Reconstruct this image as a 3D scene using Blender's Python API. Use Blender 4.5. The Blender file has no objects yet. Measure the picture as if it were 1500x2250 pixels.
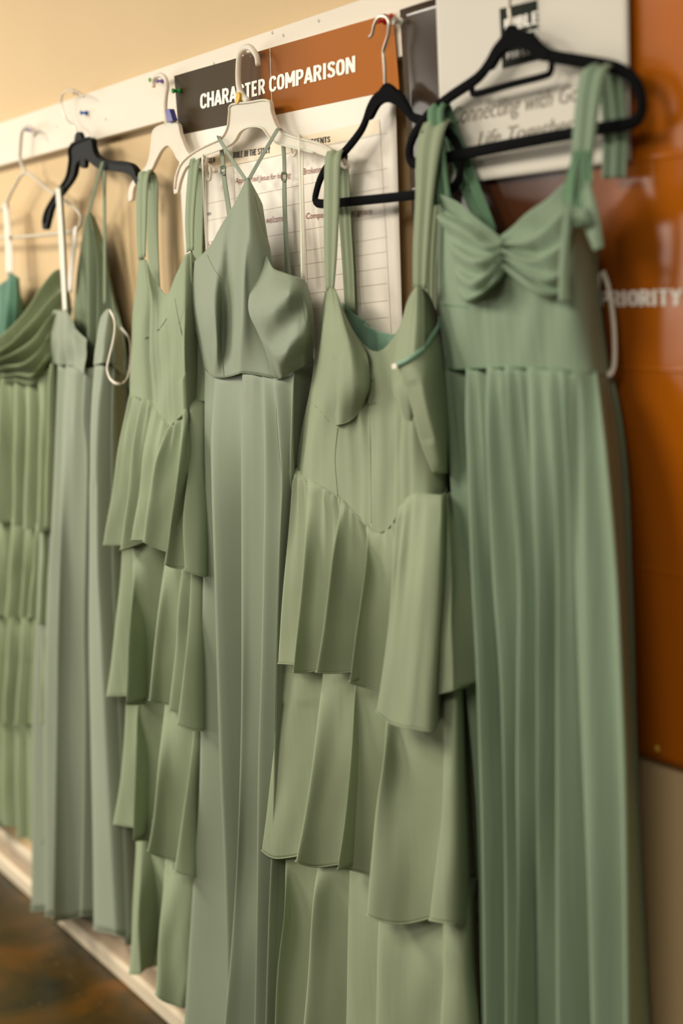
import bpy, bmesh, math, random
import numpy as np
from mathutils import Matrix, Vector

# ------------------------------------------------------------------ camera
F, CX, CY = 3125.0, 750.0, 1125.0          # 50 mm lens on a 24 x 36 frame, 1500 x 2250
VPX, VPY, TILT = -1310.0, 720.0, 0.045     # vanishing point of the wall, lean of the plumb lines
_d = np.array([VPX - CX, CY - VPY, -F]); _d /= np.linalg.norm(_d)
_v = np.array([-TILT, 1.0, 0.0]); _v[2] = -(_d[0]*_v[0] + _d[1]*_v[1]) / _d[2]; _v /= np.linalg.norm(_v)
WX, WZ = -_d, _v
WY = np.cross(WZ, WX)
M = np.array([WX, WY, WZ])                 # camera -> world rotation

def ray(px, py):
    return M @ np.array([(px - CX) / F, (CY - py) / F, -1.0])

RAIL_TOP = 1.83
_r1, _r2 = ray(0, 270), ray(0, 1915)
_D = (RAIL_TOP + 0.0) / (_r1[2] / _r1[1] - _r2[2] / _r2[1])
_H = -_D * _r2[2] / _r2[1]
_D += 0.02
CAM = np.array([0.0, -_D, _H])
CAM[0] = -(ray(0, 270)[0] * (_D - 0.02) / ray(0, 270)[1])

def at(px, py, d):
    """photo pixel -> point in the room lying d centimetres out from the wall"""
    r = ray(px, py)
    return CAM + r * ((-d * 0.01 - CAM[1]) / r[1])

def proj(P):
    q = (np.asarray(P) - CAM) @ M.T.T if False else (np.asarray(P) - CAM) @ M
    return np.stack([CX + F * q[..., 0] / -q[..., 2], CY - F * q[..., 1] / -q[..., 2]], -1)

sc = bpy.context.scene
COL = sc.collection
cam_data = bpy.data.cameras.new('camera')
cam = bpy.data.objects.new('camera', cam_data); COL.objects.link(cam)
mw = Matrix(M.tolist()).to_4x4(); mw.translation = Vector(CAM.tolist()); cam.matrix_world = mw
cam_data.sensor_fit = 'HORIZONTAL'; cam_data.sensor_width = 24.0; cam_data.lens = 50.0
cam_data.clip_start = 0.05
_fp = at(545, 620, 8)
cam_data.dof.use_dof = True
cam_data.dof.focus_distance = float(-((_fp - CAM) @ M)[2])
cam_data.dof.aperture_fstop = 2.0
sc.camera = cam

# ------------------------------------------------------------------ light
sc.view_settings.view_transform = 'Standard'; sc.view_settings.look = 'None'
sc.view_settings.exposure = 0.33; sc.view_settings.gamma = 1.0; sc.view_settings.use_curve_mapping = False
world = bpy.data.worlds.new('room_ambient'); sc.world = world; world.use_nodes = True
world.node_tree.nodes['Background'].inputs[0].default_value = (1.0, 0.91, 0.77, 1)
world.node_tree.nodes['Background'].inputs[1].default_value = 0.13

def area(name, loc, target, sx, sy, power, color):
    l = bpy.data.lights.new(name, 'AREA'); l.shape = 'RECTANGLE'; l.size = sx; l.size_y = sy
    l.energy = power; l.color = color
    o = bpy.data.objects.new(name, l); COL.objects.link(o); o.location = loc
    o.rotation_euler = (Vector(target) - Vector(loc)).to_track_quat('-Z', 'Y').to_euler()
    return o
LAMP = (1.0, 0.925, 0.795)
area('ceiling_lamp', (-0.9, -2.0, 2.72), (-0.9, -2.0, 0), 1.2, 1.2, 104, LAMP)
area('ceiling_lamp', (1.2, -2.2, 2.72), (1.2, -2.2, 0), 1.2, 1.2, 50, LAMP)
area('ceiling_lamp', (3.3, -2.4, 2.72), (3.3, -2.4, 0), 1.2, 1.2, 44, LAMP)
area('window_daylight', (-3.4, -2.5, 1.4), (0.6, 0, 1.0), 2.4, 1.7, 62, (1.0, 0.94, 0.84))
area('window_daylight', (-1.7, -4.4, 1.55), (1.6, 0, 1.4), 0.7, 0.9, 16, (1.0, 0.94, 0.84))

# ------------------------------------------------------------------ materials
def srgb(r, g, b):
    f = lambda c: (c / 255 / 12.92) if c / 255 <= 0.04045 else ((c / 255 + 0.055) / 1.055) ** 2.4
    return (f(r), f(g), f(b), 1)

def mat(name, color, rough=0.6, spec=0.5, **kw):
    m = bpy.data.materials.new(name); m.use_nodes = True
    b = m.node_tree.nodes['Principled BSDF']
    b.inputs['Base Color'].default_value = color; b.inputs['Roughness'].default_value = rough
    b.inputs['Specular IOR Level'].default_value = spec
    for k, v in kw.items():
        b.inputs[k.replace('_', ' ')].default_value = v
    return m

def nd(m, kind, **props):
    n = m.node_tree.nodes.new(kind)
    for k, v in props.items(): setattr(n, k, v)
    return n

def vary(m, scale=3.0, amount=0.12, color2=None, bump=0.0, bscale=200.0, stretch=(1, 1, 1), detail=4):
    """procedural mottling and fine relief"""
    t = m.node_tree; b = t.nodes['Principled BSDF']
    c1 = tuple(b.inputs['Base Color'].default_value)
    c2 = color2 or tuple(max(0, c * (1 - amount)) for c in c1[:3]) + (1,)
    tc = nd(m, 'ShaderNodeTexCoord'); mp = nd(m, 'ShaderNodeMapping'); mp.inputs['Scale'].default_value = stretch
    t.links.new(tc.outputs['Object'], mp.inputs['Vector'])
    n = nd(m, 'ShaderNodeTexNoise'); n.inputs['Scale'].default_value = scale; n.inputs['Detail'].default_value = detail
    t.links.new(mp.outputs['Vector'], n.inputs['Vector'])
    r = nd(m, 'ShaderNodeValToRGB'); r.color_ramp.elements[0].position = 0.35; r.color_ramp.elements[1].position = 0.65
    r.color_ramp.elements[0].color = c2; r.color_ramp.elements[1].color = c1
    t.links.new(n.outputs['Fac'], r.inputs['Fac']); t.links.new(r.outputs['Color'], b.inputs['Base Color'])
    if bump:
        n2 = nd(m, 'ShaderNodeTexNoise'); n2.inputs['Scale'].default_value = bscale; n2.inputs['Detail'].default_value = 3
        t.links.new(mp.outputs['Vector'], n2.inputs['Vector'])
        bp = nd(m, 'ShaderNodeBump'); bp.inputs['Strength'].default_value = bump; bp.inputs['Distance'].default_value = 0.002
        t.links.new(n2.outputs['Fac'], bp.inputs['Height']); t.links.new(bp.outputs['Normal'], b.inputs['Normal'])
    return m

def cloth(name, rgb, rough=0.7, sheen=0.3, spec=0.12, weave=0.10, crinkle=0.25):
    m = mat(name, srgb(*rgb), rough, spec)
    b = m.node_tree.nodes['Principled BSDF']
    b.inputs['Sheen Weight'].default_value = sheen; b.inputs['Sheen Roughness'].default_value = 0.45
    b.inputs['Sheen Tint'].default_value = srgb(*[min(255, c + 50) for c in rgb])
    vary(m, 6, 0.05, bump=weave, bscale=900)
    t = m.node_tree; tc = nd(m, 'ShaderNodeTexCoord'); mp = nd(m, 'ShaderNodeMapping'); mp.inputs['Scale'].default_value = (34, 34, 2.6)
    n = nd(m, 'ShaderNodeTexNoise'); n.inputs['Scale'].default_value = 1.0; n.inputs['Detail'].default_value = 2
    t.links.new(tc.outputs['Object'], mp.inputs['Vector']); t.links.new(mp.outputs['Vector'], n.inputs['Vector'])
    bp = nd(m, 'ShaderNodeBump'); bp.inputs['Strength'].default_value = crinkle; bp.inputs['Distance'].default_value = 0.007
    first = [x for x in t.nodes if x.type == 'BUMP' and x != bp][0]
    t.links.new(n.outputs['Fac'], bp.inputs['Height']); t.links.new(bp.outputs['Normal'], first.inputs['Normal'])
    return m

def gradient_print(name, stops, rough):
    m = mat(name, (1, 1, 1, 1), rough, 0.35 if rough < 0.3 else 0.06)
    t = m.node_tree; b = t.nodes['Principled BSDF']
    tc = nd(m, 'ShaderNodeTexCoord'); sp = nd(m, 'ShaderNodeSeparateXYZ'); r = nd(m, 'ShaderNodeValToRGB')
    t.links.new(tc.outputs['Generated'], sp.inputs[0]); t.links.new(sp.outputs['X'], r.inputs['Fac'])
    e = r.color_ramp.elements
    while len(e) < len(stops): e.new(0.5)
    for k, (p, c) in enumerate(stops): e[k].position = p; e[k].color = srgb(*c)
    t.links.new(r.outputs['Color'], b.inputs['Base Color'])
    n = nd(m, 'ShaderNodeTexNoise'); n.inputs['Scale'].default_value = 9; n.inputs['Detail'].default_value = 1
    t.links.new(tc.outputs['Object'], n.inputs['Vector'])
    bp = nd(m, 'ShaderNodeBump'); bp.inputs['Strength'].default_value = 0.12; bp.inputs['Distance'].default_value = 0.01
    t.links.new(n.outputs['Fac'], bp.inputs['Height']); t.links.new(bp.outputs['Normal'], b.inputs['Normal'])
    return m

MT = {}
MT['wall'] = vary(mat('wall_paint', srgb(206, 179, 136), 0.7, 0.3), 2.0, 0.04, bump=0.35, bscale=260)
MT['rail'] = vary(mat('white_rail_paint', srgb(226, 215, 196), 0.5, 0.3), 12, 0.05, bump=0.08, bscale=60, stretch=(0.3, 1, 1))
MT['base'] = vary(mat('baseboard_cream', srgb(214, 200, 174), 0.5, 0.3), 8, 0.05, bump=0.05)
MT['base_mid'] = vary(mat('baseboard_taupe', srgb(184, 164, 138), 0.5, 0.3), 8, 0.05)
MT['hole'] = vary(mat('nail_hole_shadow', srgb(120, 100, 75), 0.8, 0.2), 8, 0.1)
MT['green'] = cloth('leaf_green_chiffon', (140, 150, 122))
MT['green_left'] = cloth('leaf_green_crepe', (140, 152, 123))
MT['far_green'] = cloth('pleated_green_chiffon', (137, 149, 116), crinkle=0.5)
MT['drape'] = cloth('olive_green_drape', (112, 123, 89))
MT['sage'] = cloth('grey_sage_crepe', (132, 142, 121), rough=0.55, spec=0.2, crinkle=0.06, sheen=0.3, weave=0.06)
MT['sage_far'] = cloth('grey_sage_chiffon', (140, 149, 130), rough=0.6, crinkle=0.15)
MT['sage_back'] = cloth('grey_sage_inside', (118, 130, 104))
MT['euc'] = cloth('eucalyptus_chiffon', (127, 145, 121), crinkle=0.4)
MT['euc_dark'] = cloth('eucalyptus_reverse', (100, 132, 102))
MT['teal'] = cloth('teal_lining_satin', (134, 170, 146), rough=0.4)
MT['teal_dark'] = cloth('deep_teal_satin', (84, 124, 102), rough=0.45)
MT['ribbon'] = cloth('ivory_satin_ribbon', (232, 222, 205), rough=0.35)
MT['black'] = vary(mat('black_plastic', srgb(14, 15, 13), 0.6, 0.12), 10, 0.2)
MT['velvet'] = vary(mat('black_velvet_flock', srgb(13, 14, 15), 0.95, 0.1), 300, 0.3, bump=0.4, bscale=900)
MT['steel'] = vary(mat('brushed_steel', srgb(200, 192, 178), 0.3, 0.5, Metallic=1.0), 30, 0.1)
MT['wire'] = vary(mat('grey_coated_wire', srgb(200, 192, 172), 0.4, 0.5), 20, 0.1)
MT['frost'] = vary(mat('frosted_plastic', srgb(232, 225, 207), 0.45, 0.3, Alpha=0.78, Subsurface_Weight=0.5, Subsurface_Scale=0.01), 10, 0.03)
MT['paper'] = vary(mat('poster_paper', srgb(240, 231, 216), 0.45, 0.4), 3, 0.03)
MT['sheet'] = vary(mat('handwritten_sheet_paper', srgb(214, 208, 195), 0.6, 0.2), 3, 0.04)
MT['peach'] = vary(mat('peach_table_header_print', srgb(240, 222, 192), 0.45, 0.4), 3, 0.03)
MT['white_ink'] = vary(mat('white_print', srgb(246, 240, 228), 0.45, 0.4), 20, 0.03)
MT['black_ink'] = vary(mat('black_print', srgb(40, 34, 28), 0.5, 0.4), 20, 0.1)
MT['red_ink'] = vary(mat('rust_red_print', srgb(150, 78, 58), 0.5, 0.4), 20, 0.1)
MT['line_ink'] = vary(mat('thin_rule_print', srgb(206, 188, 168), 0.5, 0.4), 20, 0.1)
MT['pen_ink'] = vary(mat('grey_pen_ink', srgb(150, 142, 126), 0.6, 0.3), 20, 0.1)
MT['banner'] = gradient_print('brown_to_orange_print', [(0, (62, 50, 30)), (0.3, (66, 52, 28)), (0.44, (92, 62, 32)), (0.46, (128, 74, 22)), (0.7, (164, 92, 16)), (1, (174, 98, 8))], 0.4)
MT['orange'] = gradient_print('laminated_orange_print', [(0, (70, 58, 44)), (0.09, (52, 36, 24)), (0.3, (80, 40, 16)), (0.48, (176, 94, 12)), (0.75, (196, 108, 12)), (1, (200, 114, 16))], 0.2)
MT['logo'] = vary(mat('dark_green_logo_print', srgb(36, 40, 32), 0.6, 0.05), 20, 0.1)
for k, c in dict(blue=(20, 110, 200), green=(20, 150, 60), lightgreen=(110, 205, 110), purple=(140, 110, 200), red=(190, 25, 35), clear=(232, 226, 212), yellow=(225, 175, 40), brass=(190, 150, 50), violet=(86, 84, 150)).items():
    MT['pin_' + k] = vary(mat('pin_' + k, srgb(*c), 0.25, 0.5), 30, 0.06)

def floor_material():
    m = mat('stained_concrete', srgb(66, 50, 20), 0.3, 0.22)
    t = m.node_tree; b = t.nodes['Principled BSDF']; tc = nd(m, 'ShaderNodeTexCoord')
    n1 = nd(m, 'ShaderNodeTexNoise'); n1.inputs['Scale'].default_value = 4.5; n1.inputs['Detail'].default_value = 9; n1.inputs['Distortion'].default_value = 0.8
    t.links.new(tc.outputs['Object'], n1.inputs['Vector'])
    r = nd(m, 'ShaderNodeValToRGB'); e = r.color_ramp.elements
    e[0].position = 0.32; e[0].color = srgb(34, 33, 20); e[1].position = 0.72; e[1].color = srgb(96, 62, 18)
    k = e.new(0.52); k.color = srgb(62, 48, 20)
    t.links.new(n1.outputs['Fac'], r.inputs['Fac'])
    n2 = nd(m, 'ShaderNodeTexNoise'); n2.inputs['Scale'].default_value = 38; n2.inputs['Detail'].default_value = 5
    t.links.new(tc.outputs['Object'], n2.inputs['Vector'])
    r2 = nd(m, 'ShaderNodeValToRGB'); r2.color_ramp.elements[0].position = 0.66; r2.color_ramp.elements[1].position = 0.76
    t.links.new(n2.outputs['Fac'], r2.inputs['Fac'])
    mx = nd(m, 'ShaderNodeMix', data_type='RGBA'); mx.inputs['B'].default_value = srgb(112, 96, 62)
    t.links.new(r2.outputs['Color'], mx.inputs['Factor']); t.links.new(r.outputs['Color'], mx.inputs['A'])
    t.links.new(mx.outputs['Result'], b.inputs['Base Color'])
    return m
MT['floor'] = floor_material()

# ------------------------------------------------------------------ helpers
def thing(name, label, cat, loc, group=None):
    o = bpy.data.objects.new(name, None); COL.objects.link(o)
    o.location = Vector([float(c) for c in loc]); o.empty_display_size = 0.05
    o['label'] = label; o['category'] = cat
    if group: o['group'] = group
    return o

def link(name, verts, faces, material, parent=None, smooth=True):
    verts = np.asarray(verts, float)
    off = np.zeros(3); p = parent
    while p is not None:
        off += np.array(p.location); p = p.parent
    me = bpy.data.meshes.new(name)
    me.from_pydata((verts - off).tolist(), [], [list(map(int, f)) for f in faces])
    me.materials.append(MT[material])
    if smooth: me.polygons.foreach_set('use_smooth', [True] * len(me.polygons))
    me.update()
    o = bpy.data.objects.new(name, me); COL.objects.link(o)
    if parent is not None: o.parent = parent
    return o

def tag(o, label, cat, group=None):
    o['label'] = label; o['category'] = cat
    if group: o['group'] = group
    return o

def catmull(P, n, closed=False):
    """resample control points P (k,dim) to n points, arc-length spaced, Catmull-Rom"""
    P = np.asarray(P, float); k = len(P)
    if k == 2 and not closed:
        t = np.linspace(0, 1, n)[:, None]; return P[0] * (1 - t) + P[1] * t
    if closed:
        Q = np.vstack([P[-1], P, P[0], P[1]]); segs = k
    else:
        Q = np.vstack([2 * P[0] - P[1], P, 2 * P[-1] - P[-2]]); segs = k - 1
    L = np.array([np.linalg.norm(Q[i + 2][:2] - Q[i + 1][:2]) + 1e-9 for i in range(segs)])
    c = np.concatenate([[0], np.cumsum(L)])
    u = np.linspace(0, c[-1], n, endpoint=not closed)
    i = np.clip(np.searchsorted(c, u, side='right') - 1, 0, segs - 1)
    t = ((u - c[i]) / L[i])[:, None]
    a, b, e, f = Q[i], Q[i + 1], Q[i + 2], Q[i + 3]
    return 0.5 * (2 * b + (e - a) * t + (2 * a - 5 * b + 4 * e - f) * t ** 2 + (3 * b - a - 3 * e + f) * t ** 3)

def grid_faces(r, c, closed):
    f = []
    for i in range(r - 1):
        for j in range(c if closed else c - 1):
            k = (j + 1) % c
            f.append((i * c + j, (i + 1) * c + j, (i + 1) * c + k, i * c + k))
    return f

def hermite_rows(C, sub, closed):
    """C (rows, k, 3): smooth cross-section through k control columns, non-overshooting in depth"""
    k = C.shape[1]
    idx = np.arange(k)
    nxt = (idx + 1) % k; prv = (idx - 1) % k
    if not closed: nxt[-1] = k - 1; prv[0] = 0
    T = (C[:, nxt] - C[:, prv]) * 0.5
    d1 = C[:, nxt, 1] - C[:, idx, 1]; d0 = C[:, idx, 1] - C[:, prv, 1]
    T[:, :, 1] = np.where(d1 * d0 <= 0, 0.0, T[:, :, 1])
    out = []
    segs = k if closed else k - 1
    for j in range(segs):
        a, b = C[:, j], C[:, (j + 1) % k]
        Ta, Tb = T[:, j], T[:, (j + 1) % k]
        for s in range(sub):
            t = s / sub
            out.append((2*t**3 - 3*t**2 + 1) * a + (t**3 - 2*t**2 + t) * Ta + (-2*t**3 + 3*t**2) * b + (t**3 - t**2) * Tb)
    if not closed: out.append(C[:, -1])
    return np.stack(out, 1)

def solid(o, t=0.0012):
    m = o.modifiers.new('cloth_thickness', 'SOLIDIFY'); m.thickness = t; m.offset = -1
    return o

def tuck(cols, up=12, inn=0.7):
    out = []
    for c in cols:
        pts = list(c[0]); d = list(c[1]) if hasattr(c[1], '__len__') else [c[1]] * len(pts)
        if len(d) != len(pts): d = list(np.interp(np.linspace(0, 1, len(pts)), np.linspace(0, 1, len(d)), d))
        out.append(([(pts[0][0], pts[0][1] - up)] + pts, [max(2.0, d[0] - inn)] + d) + tuple(c[2:]))
    return out

def sheet(name, cols, parent, material, amp=0.0, top_amp=0.15, close=True, rows=56, sub=7, gather=None,
          wrinkle=0.0010, seed=1, thick=0.0012, hem=True, back=2.8, rough_hem=0.0, exag=None):
    """cloth lofted across pleat lines. cols: (points, depth_cm[, dip_cm after this line])"""
    rng = random.Random(seed)
    G = []
    for c in cols:
        pts = c[0]; d = c[1]
        d = [d] * len(pts) if not hasattr(d, '__len__') else list(d)
        if len(d) != len(pts):
            d = np.interp(np.linspace(0, 1, len(pts)), np.linspace(0, 1, len(d)), d)
        G.append(catmull([(x, y, z) for (x, y), z in zip(pts, d)], rows))
    ex = exag or (1.7 if name == 'tier' else 1.4 if name == 'skirt' else 1.0)
    D = np.stack([g[:, 2] for g in G]); D2 = D.copy()
    D2[1:-1] = D[1:-1] + (ex - 1) * (D[1:-1] - (D[:-2] + D[1:-1] + D[2:]) / 3)
    G = [np.array([at(x, y, max(1.5, z)) for (x, y), z in zip(g[:, :2], dd)]) for g, dd in zip(G, D2)]
    t = np.linspace(0, 1, rows)
    ctrl = []
    for j, g in enumerate(G):
        ctrl.append(g)
        if j < len(G) - 1:
            a = cols[j][2] if len(cols[j]) > 2 else amp
            if a:
                v = 0.30 * g + 0.70 * G[j + 1]
                ramp = top_amp + (1 - top_amp) * np.minimum(1, t * 1.6)
                v[:, 1] = np.minimum(np.maximum(g[:, 1], G[j + 1][:, 1]) + a * 0.030 * ramp, -0.030)
                ctrl.append(v)
    nfront = (len(ctrl) - 1) * sub + 1
    if close:
        l, r = ctrl[0].copy(), ctrl[-1].copy()
        w = np.linalg.norm(r - l, axis=1)[:, None]
        ex = np.array([[1.0, 0, 0]])
        l2 = l + ex * 0.06 * w; r2 = r - ex * np.minimum(0.35 * w, np.maximum(0.04 * w, 1.6 * (-r[:, 1:2] - back * 0.01)))
        l2[:, 1] = -back * 0.01; r2[:, 1] = -back * 0.01
        m2 = 0.5 * (l2 + r2); m2[:, 1] = -back * 0.01 - 0.004
        ctrl += [r2, m2, l2]
    C = np.stack(ctrl, 1)
    S = hermite_rows(C, sub, close)
    nc = S.shape[1]
    s = np.zeros((rows, nc)); seg = np.linalg.norm(np.diff(S, axis=1), axis=2)
    s[:, 1:] = np.cumsum(seg, 1)
    s0 = s[rows // 2][None, :]
    front = (np.arange(nc) < nfront).astype(float)[None, :]
    T = t[:, None]
    disp = np.zeros((rows, nc))
    for k in range(5):
        fx = rng.uniform(12, 60); ft = rng.uniform(0.2, 2.2); ph = rng.uniform(0, 6.28)
        disp += wrinkle * 0.45 * np.sin(fx * s0 * 2 + ft * T * 6.28 + ph)
    if gather:
        n, ga, dec = gather
        u = s0 / s0[0, nfront - 1]
        ph = 1.3 * np.sin(u * 17 + seed) + 0.8 * np.sin(u * 41 + 2 * seed)
        mod = 0.6 + 0.4 * np.sin(u * 23 + seed * 1.7)
        disp += ga * 0.01 * mod * np.sin(6.28 * n * u + ph + T * 1.5 * np.sin(u * 9)) * np.exp(-T / dec) * np.minimum(1, T * 12)
    S[:, :, 1] += disp * front
    S[:, :, 1] = np.minimum(S[:, :, 1], -0.028)
    if rough_hem:
        wv = rough_hem * 0.01 * (np.sin(s0 * 70 + seed) + 0.6 * np.sin(s0 * 131 + seed * 2))
        S[:, :, 2] += wv * (T ** 6)
    o = link(name, S.reshape(-1, 3), grid_faces(rows, nc, close), material, parent)
    solid(o, thick)
    if hem:
        e = S[-1]
        e = e[:nfront] + np.array([0, -0.0006, 0.0015])
        tube('hem', e, 0.0010, material, o, sides=6)
    o['nfront'] = nfront
    return o, S[:, :nfront]

def frames(P, closed):
    n = len(P)
    T = np.roll(P, -1, 0) - np.roll(P, 1, 0)
    if not closed: T[0] = P[1] - P[0]; T[-1] = P[-1] - P[-2]
    T /= np.linalg.norm(T, axis=1)[:, None] + 1e-12
    B = np.zeros_like(P); up = np.array([0, 1.0, 0])
    if abs(T[0] @ up) > 0.9: up = np.array([0, 0, 1.0])
    for i in range(n):
        b = up - T[i] * (up @ T[i]); b /= np.linalg.norm(b) + 1e-12
        B[i] = b; up = 0.7 * b + 0.3 * up if False else b
        if abs(T[i][1]) < 0.8:
            y = np.array([0, 1.0, 0]); y -= T[i] * (y @ T[i]); y /= np.linalg.norm(y); up = b = B[i] = y
    return T, np.cross(T, B), B

def tube(name, P, ra, material, parent=None, rb=None, closed=False, sides=10):
    """swept tube: ra in the wall plane, rb out from the wall; scalars or lists"""
    P = np.asarray(P, float); n = len(P)
    ra = np.interp(np.linspace(0, 1, n), np.linspace(0, 1, len(np.atleast_1d(ra))), np.atleast_1d(ra)) if np.size(ra) > 1 else np.full(n, float(np.squeeze(ra)))
    rb = ra if rb is None else (np.interp(np.linspace(0, 1, n), np.linspace(0, 1, len(np.atleast_1d(rb))), np.atleast_1d(rb)) if np.size(rb) > 1 else np.full(n, float(np.squeeze(rb))))
    T, N, B = frames(P, closed)
    th = np.linspace(0, 2 * np.pi, sides, endpoint=False)
    V = P[:, None] + N[:, None] * (ra[:, None] * np.cos(th))[..., None] + B[:, None] * (rb[:, None] * np.sin(th))[..., None]
    V = V.reshape(-1, 3)
    f = []
    for i in range(n if closed else n - 1):
        k = (i + 1) % n
        for j in range(sides):
            m = (j + 1) % sides
            f.append((i * sides + j, i * sides + m, k * sides + m, k * sides + j))
    if not closed:
        f.append(tuple(range(sides))[::-1]); f.append(tuple((n - 1) * sides + j for j in range(sides)))
    return link(name, V, f, material, parent)

def pxpath(pts, d, n=60, closed=False):
    """photo polyline at depth d (or per-point third value) -> smooth world path"""
    q = [(p[0], p[1], p[2] if len(p) > 2 else d) for p in pts]
    return np.array([at(*p) for p in catmull(q, n, closed)])

def ribbon(name, path, material, parent, folds=2, fold_amp=0.25, n=48, cols=13, thick=0.001, seed=0):
    """fabric strap along path [(px,py,depth_cm,half_width_px)] with soft lengthwise pleats"""
    q = catmull(path, n)
    C = np.array([at(*p[:3]) for p in q])
    Wd = np.array([at(p[0] + abs(p[3]), p[1], p[2]) - at(p[0] - abs(p[3]), p[1], p[2]) for p in q]) * 0.5
    T = np.gradient(C, axis=0); T /= np.linalg.norm(T, axis=1)[:, None]
    Wd -= T * np.sum(Wd * T, 1)[:, None] * 0.8
    N = np.cross(T, Wd); N /= np.linalg.norm(N, axis=1)[:, None] + 1e-9
    u = np.linspace(-1, 1, cols)
    ph = np.linspace(0, 1.2, n)[:, None] + seed
    h = fold_amp * 0.01 * np.sin(u[None] * np.pi * folds + ph)
    V = C[:, None] + Wd[:, None] * u[None, :, None] + N[:, None] * h[..., None]
    V[..., 1] = np.minimum(V[..., 1], -0.029)
    o = link(name, V.reshape(-1, 3), grid_faces(n, cols, False), material, parent)
    return solid(o, thick)

def plate(name, outline, d, thick, material, parent, bevel=0.0015, sub=5, smooth=True):
    """moulded flat piece: outline in photo pixels lying d cm out, real thickness"""
    q = catmull(outline, len(outline) * sub, True) if smooth else np.array(outline, float)
    P = [at(x, y, d) for x, y in q]
    bm = bmesh.new()
    off = np.array(parent.location) if parent else np.zeros(3)
    vs = [bm.verts.new((p - off).tolist()) for p in P]
    f = bm.faces.new(vs)
    r = bmesh.ops.extrude_face_region(bm, geom=[f])
    bmesh.ops.translate(bm, vec=(0, thick, 0), verts=[v for v in r['geom'] if isinstance(v, bmesh.types.BMVert)])
    bmesh.ops.triangulate(bm, faces=[x for x in bm.faces if len(x.verts) > 4])
    bmesh.ops.recalc_face_normals(bm, faces=bm.faces)
    me = bpy.data.meshes.new(name); bm.to_mesh(me); bm.free(); me.materials.append(MT[material])
    o = bpy.data.objects.new(name, me); COL.objects.link(o)
    if parent: o.parent = parent
    if bevel:
        m = o.modifiers.new('rounded', 'BEVEL'); m.width = bevel; m.segments = 2; m.limit_method = 'ANGLE'; m.angle_limit = math.radians(60)
    return o

def seam(name, pts, S, material, parent, r=0.0007, n=40, lift=0.0003):
    """stitched seam line lying on cloth surface S, following photo polyline"""
    q = catmull([(x, y) for x, y in pts], n)
    V = S.reshape(-1, 3); pj = proj(V)
    P = []
    for p in q:
        dist = np.sum((pj - p) ** 2, 1)
        k = np.argsort(dist)[:8]
        k = k[V[k, 1] < V[k, 1].min() + 0.012][:4]
        w = 1 / (dist[k] + 0.5)
        P.append(at(p[0], p[1], -100 * np.sum(V[k, 1] * w) / w.sum()) + np.array([0, -lift, 0]))
    P = np.array(P)
    for _ in range(3): P[1:-1] = 0.25 * P[:-2] + 0.5 * P[1:-1] + 0.25 * P[2:]
    return tube(name, P, r * 0.75, material, parent, sides=6)

def box(name, x0, x1, y0, y1, z0, z1, material, parent=None, bevel=0.0):
    v = [(x, y, z) for x in (x0, x1) for y in (y0, y1) for z in (z0, z1)]
    f = [(0, 1, 3, 2), (4, 6, 7, 5), (0, 4, 5, 1), (2, 3, 7, 6), (0, 2, 6, 4), (1, 5, 7, 3)]
    o = link(name, v, f, material, parent, smooth=False)
    if bevel:
        m = o.modifiers.new('edge', 'BEVEL'); m.width = bevel; m.segments = 2
    return o

def structure(o): o['kind'] = 'structure'; return o

def text_mesh(body, shear=0.0, bold=0.0):
    c = bpy.data.curves.new('lettering_curve', 'FONT'); c.body = body; c.size = 1.0; c.shear = shear; c.offset = bold
    c.resolution_u = 3; c.fill_mode = 'FRONT'
    o = bpy.data.objects.new('lettering_tmp', c); COL.objects.link(o)
    me = bpy.data.meshes.new_from_object(o.evaluated_get(bpy.context.evaluated_depsgraph_get()))
    V = np.array([v.co[:] for v in me.vertices]); Fc = [tuple(p.vertices) for p in me.polygons]
    bpy.data.objects.remove(o); bpy.data.curves.remove(c); bpy.data.meshes.remove(me)
    return V, Fc

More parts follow.
